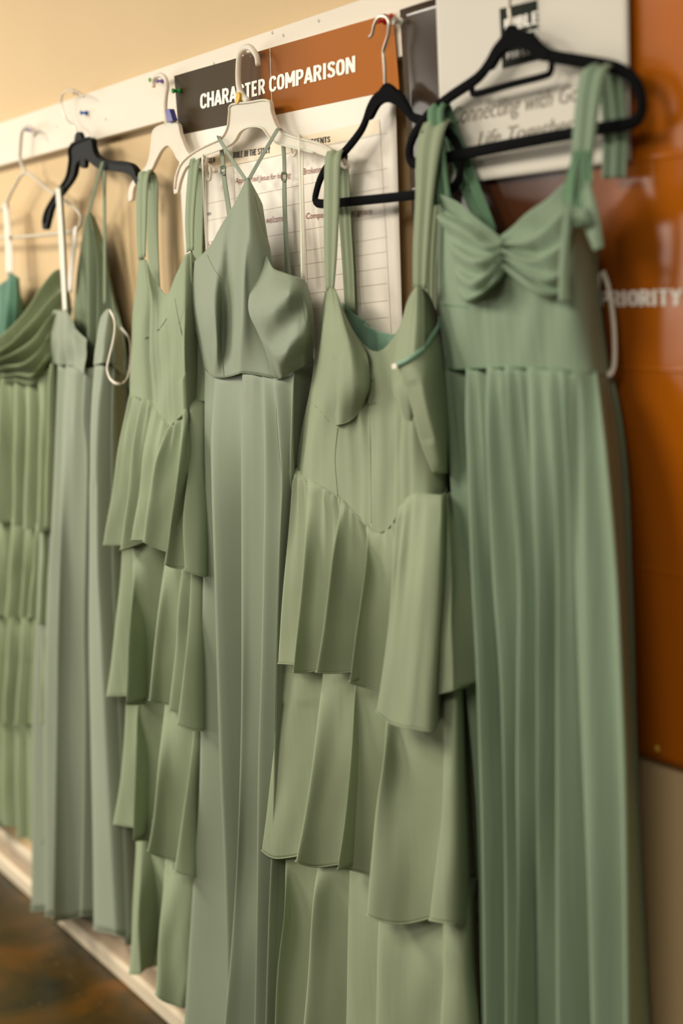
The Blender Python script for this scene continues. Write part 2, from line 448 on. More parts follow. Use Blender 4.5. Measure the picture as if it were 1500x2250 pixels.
GLYPH = {  # bold condensed capitals: strokes in a 1 x 2 box
 'A': (1.0, [[(0.08, 0), (0.5, 2)], [(0.5, 2), (0.92, 0)], [(0.22, 0.55), (0.78, 0.55)]]),
 'B': (0.95, [[(0.14, 0), (0.14, 2)], [(0.14, 1.86), (0.55, 1.86), (0.76, 1.7), (0.8, 1.45), (0.72, 1.2), (0.5, 1.08), (0.14, 1.06)], [(0.5, 1.06), (0.76, 0.92), (0.84, 0.6), (0.76, 0.28), (0.55, 0.14), (0.14, 0.14)]]),
 'C': (0.95, [[(0.84, 1.45), (0.78, 1.72), (0.62, 1.86), (0.42, 1.86), (0.24, 1.72), (0.14, 1.4), (0.14, 0.6), (0.24, 0.28), (0.42, 0.14), (0.62, 0.14), (0.78, 0.28), (0.84, 0.55)]]),
 'D': (0.98, [[(0.14, 0), (0.14, 2)], [(0.14, 1.86), (0.5, 1.86), (0.74, 1.7), (0.84, 1.35), (0.84, 0.65), (0.74, 0.3), (0.5, 0.14), (0.14, 0.14)]]),
 'E': (0.85, [[(0.14, 0), (0.14, 2)], [(0.14, 1.86), (0.78, 1.86)], [(0.14, 1.04), (0.68, 1.04)], [(0.14, 0.14), (0.78, 0.14)]]),
 'F': (0.8, [[(0.14, 0), (0.14, 2)], [(0.14, 1.86), (0.76, 1.86)], [(0.14, 1.0), (0.66, 1.0)]]),
 'H': (1.0, [[(0.14, 0), (0.14, 2)], [(0.86, 0), (0.86, 2)], [(0.14, 1.03), (0.86, 1.03)]]),
 'I': (0.42, [[(0.21, 0), (0.21, 2)]]),
 'L': (0.8, [[(0.14, 0), (0.14, 2)], [(0.14, 0.14), (0.76, 0.14)]]),
 'M': (1.25, [[(0.14, 0), (0.14, 2)], [(0.16, 1.95), (0.62, 0.6)], [(0.62, 0.6), (1.09, 1.95)], [(1.11, 0), (1.11, 2)]]),
 'N': (1.05, [[(0.14, 0), (0.14, 2)], [(0.16, 1.95), (0.89, 0.05)], [(0.91, 0), (0.91, 2)]]),
 'O': (1.0, [[(0.5, 1.87), (0.3, 1.78), (0.17, 1.5), (0.14, 1.0), (0.17, 0.5), (0.3, 0.22), (0.5, 0.13), (0.7, 0.22), (0.83, 0.5), (0.86, 1.0), (0.83, 1.5), (0.7, 1.78), (0.5, 1.87)]]),
 'P': (0.92, [[(0.14, 0), (0.14, 2)], [(0.14, 1.86), (0.52, 1.86), (0.74, 1.7), (0.8, 1.4), (0.74, 1.06), (0.52, 0.9), (0.14, 0.9)]]),
 'R': (0.96, [[(0.14, 0), (0.14, 2)], [(0.14, 1.86), (0.52, 1.86), (0.74, 1.7), (0.8, 1.42), (0.74, 1.12), (0.52, 0.98), (0.14, 0.98)], [(0.5, 0.98), (0.84, 0)]]),
 'S': (0.9, [[(0.78, 1.5), (0.7, 1.76), (0.46, 1.87), (0.22, 1.76), (0.15, 1.48), (0.24, 1.2), (0.46, 1.04), (0.68, 0.86), (0.78, 0.54), (0.7, 0.25), (0.46, 0.13), (0.2, 0.24), (0.11, 0.54)]]),
 'T': (0.9, [[(0.45, 0), (0.45, 2)], [(0.02, 1.86), (0.88, 1.86)]]),
 'U': (0.98, [[(0.14, 2), (0.14, 0.6), (0.24, 0.26), (0.49, 0.13), (0.74, 0.26), (0.84, 0.6), (0.84, 2)]]),
 'Y': (0.98, [[(0.08, 2), (0.49, 0.95)], [(0.9, 2), (0.49, 0.95)], [(0.49, 0), (0.49, 0.95)]]),
 'W': (1.4, [[(0.08, 2), (0.4, 0.05)], [(0.4, 0.05), (0.7, 1.6)], [(0.7, 1.6), (1.0, 0.05)], [(1.0, 0.05), (1.32, 2)]]),
}
def caps_mesh(body, w=0.27, gap=0.17):
    """capital letters drawn as thick strokes"""
    V, Fc, x = [], [], 0.0
    for ch in body:
        if ch == ' ': x += 0.5; continue
        adv, strokes = GLYPH[ch]
        for st in strokes:
            p = np.array(st, float); n = len(p)
            t = np.gradient(p, axis=0) if n > 2 else np.repeat(p[1:] - p[:1], 2, 0)
            if n > 2 and np.allclose(p[0], p[-1]): t[0] = t[-1] = p[1] - p[-2]
            t /= np.linalg.norm(t, axis=1)[:, None]
            nrm = np.stack([-t[:, 1], t[:, 0]], 1) * w * 0.5
            k = len(V)
            for a_, b_ in zip(p + nrm, p - nrm): V += [(x + a_[0], a_[1], 0), (x + b_[0], b_[1], 0)]
            for i in range(n - 1): Fc.append((k + 2 * i, k + 2 * i + 1, k + 2 * i + 3, k + 2 * i + 2))
        x += adv + gap
    V = np.array(V); V[:, 1] = np.clip(V[:, 1], 0, 2)
    return V, Fc

def lettering(name, body, quad, d, material, parent, shear=0.0, bold=0.0, lift=0.0006, warp=None):
    """flat print: text whose box fills the photo quad TL,TR,BR,BL on the sheet at depth d"""
    V, Fc = caps_mesh(body, bold) if bold else text_mesh(body, shear, 0.0)
    lo, hi = V[:, :2].min(0), V[:, :2].max(0)
    uv = (V[:, :2] - lo) / (hi - lo)
    TL, TR, BR, BL = [at(x, y, d) for x, y in quad]
    u, v = uv[:, :1], uv[:, 1:2]
    P = (BL * (1 - u) + BR * u) * (1 - v) + (TL * (1 - u) + TR * u) * v
    if warp is not None: P[:, 1] = [warp(p[0], p[2]) for p in P]
    P[:, 1] -= lift
    return link(name, P, Fc, material, parent, smooth=False)

# ------------------------------------------------------------------ the room
structure(box('wall_back', -4.0, 3.6, 0.0, 0.12, 0.0, 2.75, 'wall'))
structure(box('floor', -4.0, 3.6, -5.0, 0.12, -0.08, 0.0, 'floor'))
rail = structure(box('trim_1', -4.0, 3.6, -0.02, 0.0, 0, 1, 'rail', bevel=0.002))
zb = 0.5 * (at(0, 366, 2)[2] + at(883, 122, 2)[2])
for v in rail.data.vertices: v.co.z = RAIL_TOP if v.co.z > 0.5 else zb
bb = structure(box('baseboard_back', -4.0, 3.6, -0.010, 0.0, 0.0, 0.100, 'base_mid'))
box('cap_moulding', -4.0, 3.6, -0.018, 0.0, 0.094, 0.118, 'base', bb, 0.004)
box('shoe_moulding', -4.0, 3.6, -0.020, 0.0, 0.0, 0.042, 'base', bb, 0.006)
for px, py in [(125, 278), (232, 352 - 90), (598, 72), (622, 78), (700, 46), (470, 140)]:
    p = at(px, py, 2.05)
    th = np.linspace(0, 6.28, 10, endpoint=False)
    ring = [p + np.array([0.0022 * math.cos(a), 0, 0.0022 * math.sin(a)]) for a in th]
    link('nail_hole', ring + [p + np.array([0, 0.003, 0])], [(i, (i + 1) % 10, 10) for i in range(10)], 'hole', rail)

# ------------------------------------------------------------------ posters
def poster_sheet(name, x0, x1, z0, z1, dtop, dbot, material, parent, wave=0.002, seed=0, tilt=0.0, nx=40, nz=50, piv=None):
    """thin sheet with gentle buckling; returns object and depth function"""
    def depth(x, z):
        v = (z1 - z) / (z1 - z0)
        return -(dtop * (1 - v) + dbot * v) * 0.01 - wave * (math.sin(x * 13 + seed) * math.sin(z * 9 + 2 * seed) + 0.5 * math.sin(x * 27 + z * 11 + seed) + 0.9)
    X = np.linspace(x0, x1, nx); Z = np.linspace(z1, z0, nz)
    V = []
    for z in Z:
        for x in X:
            xx = x - tilt * (z - z1); zz = z + tilt * (x - x0)
            V.append((xx, depth(xx, zz), zz))
    o = link(name, V, grid_faces(nz, nx, False), material, parent)
    solid(o, 0.0004)
    return o, depth

def strip(name, quad, depth, material, parent, lift=0.0004, n=24):
    """printed band or rule on a poster: photo quad TL,TR,BR,BL laid on the sheet"""
    TL, TR, BR, BL = [at(x, y, 2.4) for x, y in quad]
    V = []
    for v in np.linspace(0, 1, max(2, n // 3)):
        for u in np.linspace(0, 1, n):
            p = (TL * (1 - u) + TR * u) * (1 - v) + (BL * (1 - u) + BR * u) * v
            p[1] = depth(p[0], p[2]) - lift; V.append(p)
    return link(name, V, grid_faces(max(2, n // 3), n, False), material, parent)

# poster with the comparison table
tl, tr = at(383, 167, 2.4), at(862, 28, 2.4)
w1 = tr[0] - tl[0]; tilt1 = (tr[2] - tl[2]) / w1
P1 = thing('poster', 'white comparison chart poster with brown to orange title banner on the rail', 'poster', (tl[0] + w1 / 2, -0.02, tl[2] - 0.75), 'printed posters on the wall')
_, dp1 = poster_sheet('poster_sheet', tl[0], tr[0], tl[2] - 0.75, tl[2], 2.3, 2.0, 'paper', P1, 0.0012, 1, tilt1)
strip('title_banner', [(383, 167), (862, 28), (876, 196), (393, 297)], dp1, 'banner', P1, 0.0004, 60)
strip('table_header', [(412, 357), (832, 262), (836, 292), (414, 383)], dp1, 'peach', P1, 0.0004, 40)
strip('fold_crease', [(594, 103), (595.5, 103), (600, 255), (598.5, 255)], dp1, 'line_ink', P1, 0.0009, 8)
for y0, y1 in [(383, 292), (455, 370), (492, 411), (550, 473), (0, 520), (0, 552), (0, 587), (0, 622), (0, 660), (0, 697)]:
    y0 = y0 or y1 + 82 - (y1 - 473) * 0.16
    strip('table_rule', [(414, y0 - 0.4), (850, y1 - 0.4), (850, y1 + 0.4), (414, y0 + 0.4)], dp1, 'line_ink', P1, 0.0006, 30)
for (xa, ya), (xb, yb) in [((510, 322), (522, 640)), ((664, 300), (674, 640)), ((833, 268), (858, 740))]:
    strip('table_rule', [(xa - 0.4, ya), (xa + 0.4, ya), (xb + 0.4, yb), (xb - 0.4, yb)], dp1, 'line_ink', P1, 0.0006, 14)
def print1(name, body, quad, material, shear=0.0, bold=0.0):
    return lettering(name, body, quad, 2.4, material, P1, shear, bold, 0.0011, dp1)
print1('title_lettering', 'CHARACTER COMPARISON', [(441, 207), (782, 122), (782, 158), (441, 240)], 'white_ink', bold=0.37)
print1('heading_lettering', 'ROLE IN THE STORY', [(512, 334), (593, 322), (593, 336), (512, 348)], 'black_ink', bold=0.32)
print1('heading_lettering', 'CHARACTER', [(424, 353), (473, 345), (473, 356), (424, 365)], 'black_ink', bold=0.32)
print1('heading_lettering', 'REPRESENTS', [(659, 310), (726, 299), (726, 312), (659, 324)], 'black_ink', bold=0.32)
print1('entry_lettering', 'Approached Jesus for healing', [(516, 391), (639, 377), (639, 393), (516, 407)], 'red_ink', 0.2)
print1('entry_lettering', 'Brokenness', [(667, 370), (721, 362), (721, 376), (667, 384)], 'red_ink', 0.2)
print1('entry_lettering', 'welcome', [(583, 476), (623, 471), (623, 486), (583, 491)], 'red_ink', 0.2)
print1('entry_lettering', 'Compassion, purity, grace', [(673, 468), (815, 457), (815, 474), (673, 485)], 'red_ink', 0.2)
print1('entry_lettering', 'Likes', [(444, 466), (462, 463), (462, 472), (444, 475)], 'black_ink')
print1('entry_lettering', 'N 2', [(452, 531), (465, 529), (465, 539), (452, 541)], 'red_ink')

# large orange poster on the right
a, b = at(882, 22, 2.4), at(1400, 1665, 1.6)
P2 = thing('poster', 'large glossy orange poster with dark brown left edge behind the rightmost dress', 'poster', (0.5 * (a[0] + b[0]) + 0.3, -0.02, b[2]), 'printed posters on the wall')
_, dp2 = poster_sheet('poster_sheet', a[0], a[0] + 0.95, b[2], a[2], 2.3, 0.9, 'orange', P2, 0.0020, 4, 0.004, 60, 80)
for y in (347, 812, 1256):
    z = at(1440, y, 1.8)[2]
    V = []
    for k, x in enumerate(np.linspace(a[0] + 0.005, a[0] + 0.945, 30)):
        V += [(x, dp2(x, z + 0.003) - 0.0003, z + 0.003), (x, dp2(x, z) - 0.0016, z), (x, dp2(x, z - 0.003) - 0.0003, z - 0.003)]
    fc = link('fold_crease', V, grid_faces(30, 3, False), 'orange', P2)
lettering('title_lettering', 'PRIORITY', [(1318, 640), (1497, 634), (1497, 671), (1318, 674)], 2.0, 'white_ink', P2, 0, 0.37, 0.0012, dp2)

# white handwritten sheet pinned over it
q0, q1 = at(958, -60, 2.9), at(1384, 100, 2.9)
zs = at(1230, 374, 2.9)[2]
P3 = thing('paper_sheet', 'white sheet with dark logo box and handwriting behind the big velvet hanger', 'paper', (0.5 * (q0[0] + q1[0]), -0.03, zs), 'printed posters on the wall')
_, dp3 = poster_sheet('paper', q0[0], q1[0], zs, q0[2] + 0.03, 3.0, 3.0, 'sheet', P3, 0.0008, 2, 0.0)
strip('logo_box', [(1106, 20), (1190, 0), (1194, 132), (1113, 152)], dp3, 'logo', P3, 0.0004, 8)
def print3(name, body, quad, material, shear=0.0, bold=0.0): return lettering(name, body, quad, 2.9, material, P3, shear, bold, 0.0009, dp3)
print3('logo_lettering', 'BIBLE', [(1110, 44), (1184, 24), (1185, 52), (1111, 70)], 'white_ink', bold=0.37)
print3('logo_lettering', 'STUDIES', [(1112, 80), (1186, 62), (1187, 80), (1113, 98)], 'white_ink', bold=0.37)
print3('logo_lettering', 'FOR LIFE', [(1116, 117), (1180, 102), (1181, 116), (1117, 131)], 'white_ink', bold=0.22)
print3('handwriting', 'Connecting with God', [(995, 236), (1300, 178), (1300, 228), (995, 288)], 'pen_ink', 0.35)
print3('handwriting', 'Life Together', [(1052, 290), (1265, 252), (1265, 296), (1052, 334)], 'pen_ink', 0.35)

# ------------------------------------------------------------------ push pins
def pushpin(px, py, color, label, d0=2.3, size=1.0):
    p = at(px, py, d0 + 0.8)
    base = np.array([p[0], -d0 * 0.01, p[2]])
    r = thing('pushpin', label, 'pushpin', base, 'push pins along the rail')
    prof = [(0.0, 0.0045), (0.001, 0.0047), (0.002, 0.0040), (0.0035, 0.0026), (0.008, 0.0024), (0.0095, 0.0036), (0.0112, 0.0042), (0.0122, 0.0038)]
    n = 16; V = []; f = []
    for h, rr in prof:
        for j in range(n):
            a_ = 2 * math.pi * j / n
            V.append(base + np.array([rr * size * math.cos(a_), -0.0015 - h * size, rr * size * math.sin(a_)]))
    for i in range(len(prof) - 1):
        for j in range(n): f.append((i * n + j, i * n + (j + 1) % n, (i + 1) * n + (j + 1) % n, (i + 1) * n + j))
    f.append(tuple(range(n))); f.append(tuple((len(prof) - 1) * n + j for j in range(n))[::-1])
    link('grip', V, f, 'pin_' + color, r)
    tube('needle', np.array([base + np.array([0, 0.006, 0]), base + np.array([0, -0.003, 0])]), 0.0006, 'steel', r, sides=6)
    return r
pushpin(183, 248, 'blue', 'blue push pin alone on the white rail right of the wire hook', 2.0, 1.0)
pushpin(386, 200, 'green', 'dark green push pin at the left edge of the chart poster', 2.5, 1.0)
pushpin(333, 176, 'lightgreen', 'light green push pin left of the purple pin on the rail', 2.0, 0.9)
pushpin(348, 178, 'purple', 'purple push pin inside the hook of the frosted hanger', 2.0, 0.8)
pushpin(62, 286, 'purple', 'pale purple push pin holding the leftmost wire hanger', 2.0, 0.9)
pushpin(165, 205, 'clear', 'clear push pin under the wire hook of the black plastic hanger', 2.0, 0.8)
pushpin(544, 118, 'clear', 'clear push pin inside the hook over the title banner', 2.6, 1.0)
pushpin(837, 46, 'red', 'red push pin under the silver hook of the velvet hanger', 2.6, 1.0)
pushpin(851, 37, 'red', 'red push pin at the top right corner of the chart poster', 2.6, 0.9)
pushpin(874, 47, 'clear', 'clear push pin between the two posters', 2.3, 1.2)
pushpin(1122, -62, 'clear', 'clear push pin holding the big velvet hanger', 3.0, 1.2)
bt = at(1447, 1644, 1.2)
tk = thing('thumbtack', 'small brass thumbtack near the bottom of the orange poster', 'thumbtack', (bt[0], -0.012, bt[2]))
_V = []; _f = []
for h, rr in [(0, 0.0045), (0.001, 0.0043), (0.002, 0.0030), (0.0025, 0.0008)]:
    for j in range(14): _V.append(np.array([bt[0] + rr * math.cos(j * 0.4488), -0.0145 - h, bt[2] + rr * math.sin(j * 0.4488)]))
for i in range(3):
    for j in range(14): _f.append((i * 14 + j, i * 14 + (j + 1) % 14, (i + 1) * 14 + (j + 1) % 14, (i + 1) * 14 + j))
_f.append(tuple(42 + j for j in range(14))); link('head', _V, _f, 'pin_brass', tk)
tube('needle', np.array([[bt[0], 0.004, bt[2]], [bt[0], -0.0145, bt[2]]]), 0.0006, 'steel', tk, sides=6)

# ------------------------------------------------------------------ hangers
HG = 'clothes hangers on the rail'
def hook_path(pts, d0=4.5):
    return pxpath(pts, d0, 48)

# leftmost coated wire hanger
H0 = thing('clothes_hanger', 'grey coated wire hanger at the left edge with a long bottom bar', 'hanger', at(50, 520, 4.0), HG)
tube('hook', hook_path([(77, 298), (72, 284), (60, 278), (49, 289), (45, 323), (45, 352), (57, 380)], 4.0), 0.0032, 'wire', H0)
tube('frame', pxpath([(57, 380), (107, 417), (158, 452), (177, 474), (174, 500), (158, 508), (123, 513), (50, 520), (0, 522), (-60, 524), (-80, 508), (-66, 486), (-20, 470), (10, 455), (20, 434), (31, 412)], 4.0, 110, True), 0.0030, 'wire', H0, closed=True)

# black plastic hanger
H1 = thing('clothes_hanger', 'black moulded plastic hanger with thin wire hook, tilted', 'hanger', at(190, 400, 4.2), HG)
tube('hook', hook_path([(184, 213), (173, 203), (155, 197), (141, 203), (135, 222), (140, 250), (150, 267), (163, 277), (170, 300)], 4.2), 0.0016, 'steel', H1)
plate('neck_socket', [(166, 292), (175, 292), (179, 312), (163, 314)], 4.6, 0.008, 'black', H1, 0.001)
plate('body', [(152, 320), (168, 308), (187, 303), (200, 305), (204, 325), (212, 342), (233, 352), (262, 354), (287, 361), (300, 380), (303, 405), (297, 405), (288, 388), (272, 380), (245, 376), (215, 370), (200, 360), (186, 349), (168, 358), (160, 388), (141, 417), (116, 450), (107, 478), (100, 504), (93, 502), (92, 480), (100, 456), (123, 420), (142, 390), (150, 357)], 4.7, 0.010, 'black', H1)
tube('rim', pxpath([(95, 490), (103, 457), (125, 421), (145, 390), (152, 355), (154, 322), (187, 305), (200, 307), (210, 343), (233, 354), (285, 362), (300, 385)], 4.9, 80), 0.0022, 'black', H1)
plate('lower_peg', [(176, 350), (186, 349), (186, 366), (181, 370), (176, 365)], 4.7, 0.008, 'black', H1, 0.0008)

# frosted hanger behind
H2 = thing('clothes_hanger', 'frosted plastic hanger with a violet size clip left of the chart poster', 'hanger', at(365, 340, 4.0), HG)
tube('hook', hook_path([(338, 192), (337, 178), (342, 168), (353, 165), (363, 172), (367, 190), (364, 215), (363, 240), (366, 275)], 4.2), [0.0035, 0.0045, 0.005], 'frost', H2, rb=0.0035)
plate('body', [(335, 286), (352, 274), (387, 270), (396, 297), (413, 336), (440, 352), (470, 372), (462, 380), (430, 366), (402, 360), (388, 350), (380, 334), (368, 320), (354, 330), (342, 352), (331, 374), (312, 390), (294, 412), (289, 440), (281, 440), (284, 410), (300, 385), (319, 366), (328, 337), (331, 308)], 4.5, 0.007, 'frost', H2)
plate('size_clip', [(361, 241), (371, 239), (379, 265), (368, 270)], 5.1, 0.010, 'pin_violet', H2, 0.0012, smooth=False)

# frosted hanger in focus
H3 = thing('clothes_hanger', 'frosted plastic hanger in focus over the title banner with yellow mark', 'hanger', at(560, 330, 4.6), HG)
tube('hook', hook_path([(567, 143), (563, 122), (550, 105), (536, 106), (526, 122), (523, 160), (525, 192), (534, 212), (546, 224)], 4.6), [0.0042, 0.0052, 0.0055, 0.0060], 'frost', H3, rb=0.004)
tube('neck_web', pxpath([(525, 185), (523, 210), (520, 228)], 4.6, 14), 0.0035, 'frost', H3)
plate('body', [(505, 229), (520, 226), (560, 222), (586, 219), (593, 224), (598, 250), (614, 284), (645, 299), (700, 314), (735, 334), (762, 362), (756, 372), (730, 352), (690, 336), (650, 326), (612, 316), (590, 300), (578, 284), (560, 279), (540, 282), (526, 291), (515, 310), (500, 322), (478, 330), (440, 345), (411, 365), (396, 395), (389, 424), (381, 424), (383, 390), (395, 358), (420, 336), (450, 320), (482, 304), (496, 280), (500, 250)], 4.9, 0.006, 'frost', H3)
tube('rim', pxpath([(384, 415), (388, 385), (400, 357), (425, 335), (455, 319), (485, 304), (499, 280), (503, 250), (507, 231), (545, 225), (588, 221), (596, 250), (612, 285), (645, 301), (700, 316), (735, 336), (758, 362)], 5.0, 100), 0.0016, 'frost', H3)
tube('rim', pxpath([(410, 366), (440, 346), (478, 331), (502, 320), (516, 308), (527, 290), (541, 281), (560, 278), (577, 283), (590, 300), (612, 316), (690, 336)], 5.0, 80), 0.0014, 'frost', H3)
tube('strap_hook', pxpath([(455, 345), (452, 372), (455, 392), (461, 395), (463, 380), (461, 368)], 4.7, 30), 0.0022, 'frost', H3)
tube('strap_hook', pxpath([(640, 318), (640, 336), (646, 342), (651, 334)], 4.7, 20), 0.0020, 'frost', H3)
plate('size_mark', [(519, 203), (525, 205), (526, 214), (522, 226), (517, 227), (518, 214)], 5.3, 0.004, 'pin_yellow', H3, 0.0008)

# slim velvet hanger with silver hook
H4 = thing('clothes_hanger', 'black velvet hanger with silver hook and straight trouser bar beside the chart title', 'hanger', at(850, 430, 5.0), HG)
tube('hook', hook_path([(811, 82), (818, 74), (822, 55), (832, 38), (846, 36), (854, 48), (853, 75), (846, 98), (842, 112), (843, 130), (845, 160), (846, 190)], 4.8), 0.0022, 'steel', H4)
tube('frame', pxpath([(847, 205), (826, 215), (812, 238), (802, 268), (789, 293), (755, 335), (722, 362), (704, 392), (694, 425), (693, 442), (708, 448), (760, 444), (905, 429), (985, 415), (1004, 400), (1011, 370), (1006, 325), (990, 297), (955, 272), (925, 264), (905, 256), (893, 235), (878, 212)], 5.0, 150, True), 0.0062, 'velvet', H4, rb=0.0032, closed=True, sides=12)
plate('neck', [(842, 184), (850, 183), (866, 196), (886, 222), (900, 250), (892, 256), (874, 236), (850, 225), (830, 232), (812, 262), (804, 258), (814, 228), (830, 200)], 5.3, 0.006, 'velvet', H4)

# big velvet hanger
H5 = thing('clothes_hanger', 'large black velvet hanger with small inner bar and rounded ends at upper right', 'hanger', at(1150, 330, 5.2), HG)
tube('hook', hook_path([(1098, -40), (1102, -62), (1116, -74), (1130, -66), (1133, -44), (1124, -20), (1118, 10), (1120, 40), (1122, 66)], 4.8), 0.0022, 'steel', H5)
tube('frame', pxpath([(1118, 85), (1092, 108), (1074, 140), (1048, 172), (990, 212), (945, 248), (912, 292), (899, 328), (902, 352), (920, 358), (1010, 340), (1120, 318), (1240, 296), (1340, 279), (1388, 270), (1407, 250), (1408, 215), (1392, 175), (1355, 150), (1300, 138), (1215, 124), (1180, 108), (1155, 86)], 5.2, 170, True), 0.0070, 'velvet', H5, rb=0.0035, closed=True, sides=12)
plate('neck', [(1112, 58), (1124, 54), (1132, 64), (1160, 72), (1182, 94), (1205, 114), (1196, 134), (1176, 128), (1150, 108), (1120, 106), (1096, 122), (1076, 152), (1062, 150), (1080, 108), (1102, 76)], 5.6, 0.007, 'velvet', H5)
tube('inner_bar', pxpath([(1036, 182), (1037, 198), (1046, 206), (1120, 186), (1195, 167), (1209, 158), (1212, 138), (1210, 124)], 5.2, 60), 0.0042, 'velvet', H5, rb=0.003)

# ------------------------------------------------------------------ dresses
DG = 'bridesmaid dresses hanging in a row'

# ---- dress at the left edge: draped neckline, four pleated tiers
D1 = thing('dress', 'green tiered dress with draped olive neckline at the left edge', 'dress', at(30, 1840, 5), DG)
XL = -110
def fan(tops, hems, d_top, d_hem): return [([(a_, b_), ((a_ * 0.6 + c_ * 0.4), b_ * 0.6 + e_ * 0.4), (c_, e_)], [d_top, (d_top + d_hem) / 2, d_hem]) for (a_, b_), (c_, e_) in zip(tops, hems)]
sheet('tier', fan([(-70, 1560), (-30, 1560), (5, 1560), (30, 1560), (55, 1562), (90, 1570)], [(-90, 1805), (-40, 1808), (3, 1814), (36, 1842), (62, 1848), (92, 1852)], 7, 8), D1, 'far_green', 2.5, gather=(14, 0.35, 3), seed=4)
sheet('tier', fan([(-70, 1330), (-35, 1330), (-8, 1335), (22, 1335), (50, 1338), (78, 1345), (95, 1350)], [(-100, 1575), (-55, 1578), (-15, 1584), (8, 1590), (32, 1594), (62, 1592), (90, 1590)], 8, 9.5), D1, 'far_green', 2.4, gather=(16, 0.4, 3), seed=5)
sheet('tier', fan([(-70, 1130), (-35, 1130), (-5, 1135), (28, 1140), (56, 1145), (80, 1150), (98, 1160)], [(-105, 1345), (-60, 1348), (-20, 1354), (12, 1358), (40, 1360), (60, 1358), (84, 1372)], 8.5, 10), D1, 'far_green', 2.4, gather=(16, 0.4, 3), seed=6)
sheet('tier', fan([(-60, 815), (-25, 818), (5, 820), (32, 828), (58, 835), (84, 822), (112, 800)], [(-110, 1130), (-60, 1135), (-15, 1148), (26, 1156), (48, 1164), (80, 1171), (100, 1160)], 9, 10.5), D1, 'far_green', 2.6, gather=(18, 0.5, 3), seed=7)
_o, _s = sheet('draped_neckline', [([(152, 640), (130, 592), (90, 632), (40, 700), (0, 738), (-30, 750)], [3, 5, 7, 9, 10, 9], 0.7),
    ([(158, 680), (120, 650), (70, 705), (25, 750), (-10, 775), (-35, 785)], [3, 6, 9, 11, 12, 10], 0.9),
    ([(155, 715), (118, 690), (72, 745), (25, 778), (-8, 792), (-35, 805)], [3, 6.5, 9.5, 11.5, 12, 10], 0.9),
    ([(150, 745), (115, 730), (80, 775), (45, 802), (10, 805), (-30, 818)], [3, 6.5, 10, 11.5, 11.5, 9.5], 0.9),
    ([(148, 770), (115, 765), (92, 800), (66, 826), (30, 822), (-25, 830)], [3, 6.5, 9.5, 11, 11, 9], 0.6),
    ([(140, 795), (112, 792), (92, 822), (66, 843), (32, 836), (-20, 842)], [3, 6, 8.5, 9.8, 10, 8.5])], D1, 'drape', close=False, rows=60, wrinkle=0.0018, seed=8, hem=False)
sheet('shoulder_lining', [([(-40, 660), (-40, 760)], 3), ([(-10, 632), (-12, 690), (-14, 770)], 5), ([(18, 598), (12, 680), (5, 770)], [5, 7, 7]), ([(34, 616), (32, 690), (30, 760)], [5, 6.5, 6]), ([(52, 668), (52, 700), (52, 740)], 2.5)], D1, 'teal_dark', 0.7, close=True, hem=False, top_amp=0.6, seed=9)
ribbon('hanging_ribbon', [(18, 600, 5, 4), (17, 540, 4.8, 4), (13, 470, 4.6, 4), (11, 446, 4.4, 4), (13, 444, 3.7, 4), (22, 540, 3.4, 4), (24, 600, 3.6, 4)], 'ribbon', D1, 1, 0.05)
ribbon('hanging_ribbon', [(150, 640, 4.2, 4), (160, 560, 4.4, 4), (166, 500, 4.6, 4), (168, 497, 3.6, 4), (160, 560, 3.4, 4), (154, 640, 3.2, 4)], 'ribbon', D1, 1, 0.05)

# ---- grey sage dress with thin straps, open back
D2 = thing('dress', 'grey sage dress with thin straps and an open slit on the black plastic hanger', 'dress', at(180, 2020, 5), DG)
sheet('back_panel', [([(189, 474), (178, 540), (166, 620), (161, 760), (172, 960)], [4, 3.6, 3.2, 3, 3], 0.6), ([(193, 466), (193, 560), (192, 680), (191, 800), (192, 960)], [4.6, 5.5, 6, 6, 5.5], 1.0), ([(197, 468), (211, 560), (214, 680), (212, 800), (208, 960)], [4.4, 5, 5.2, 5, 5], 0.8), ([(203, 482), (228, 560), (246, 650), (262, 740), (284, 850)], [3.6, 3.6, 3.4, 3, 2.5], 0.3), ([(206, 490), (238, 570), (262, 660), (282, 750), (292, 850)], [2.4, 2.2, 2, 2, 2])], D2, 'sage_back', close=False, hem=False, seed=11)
sheet('skirt', [([(110, 800), (100, 950), (90, 1100), (82, 1300), (73, 1600), (68, 2003)], [7, 8, 8.5, 9, 9, 9], 0.8), ([(128, 800), (122, 950), (112, 1150), (103, 1300), (97, 1600), (99, 2014)], [8, 9, 10, 10, 10.5, 11], 0.7),
    ([(146, 800), (140, 950), (133, 1200), (126, 1400), (123, 1600), (117, 2024)], [8.5, 9.5, 10.5, 11, 11, 11.5], 0), ([(166, 806), (158, 950), (152, 1200), (150, 1400), (150, 1600), (150, 2022)], [8.5, 9.5, 9.6, 9.6, 9.4, 9], 1.0),
    ([(186, 812), (181, 920), (190, 1005), (186, 1200), (182, 1400), (185, 1600), (176, 2012)], [8.5, 9.5, 9.5, 10, 10, 10, 10], 2.4), ([(206, 800), (199, 900), (197, 1005), (198, 1200), (197, 1400), (200, 1700), (206, 2040)], [8, 9, 9.5, 9.5, 9.5, 9.5, 9.5], 0),
    ([(226, 798), (216, 950), (214, 1200), (222, 1400), (232, 1650), (252, 2055)], [8, 9, 9.5, 9.5, 9.5, 9.5], 1.0), ([(248, 800), (243, 950), (244, 1150), (252, 1400), (262, 1650), (276, 2074)], [6.5, 7, 7, 7, 7, 7.5], 0), ([(276, 830), (278, 1000), (280, 1200), (284, 1500), (290, 1800), (298, 2076)], [3, 3, 3, 3, 3, 3])], D2, 'sage_far', top_amp=0.3, rows=70, gather=(16, 0.2, 0.25), seed=12)
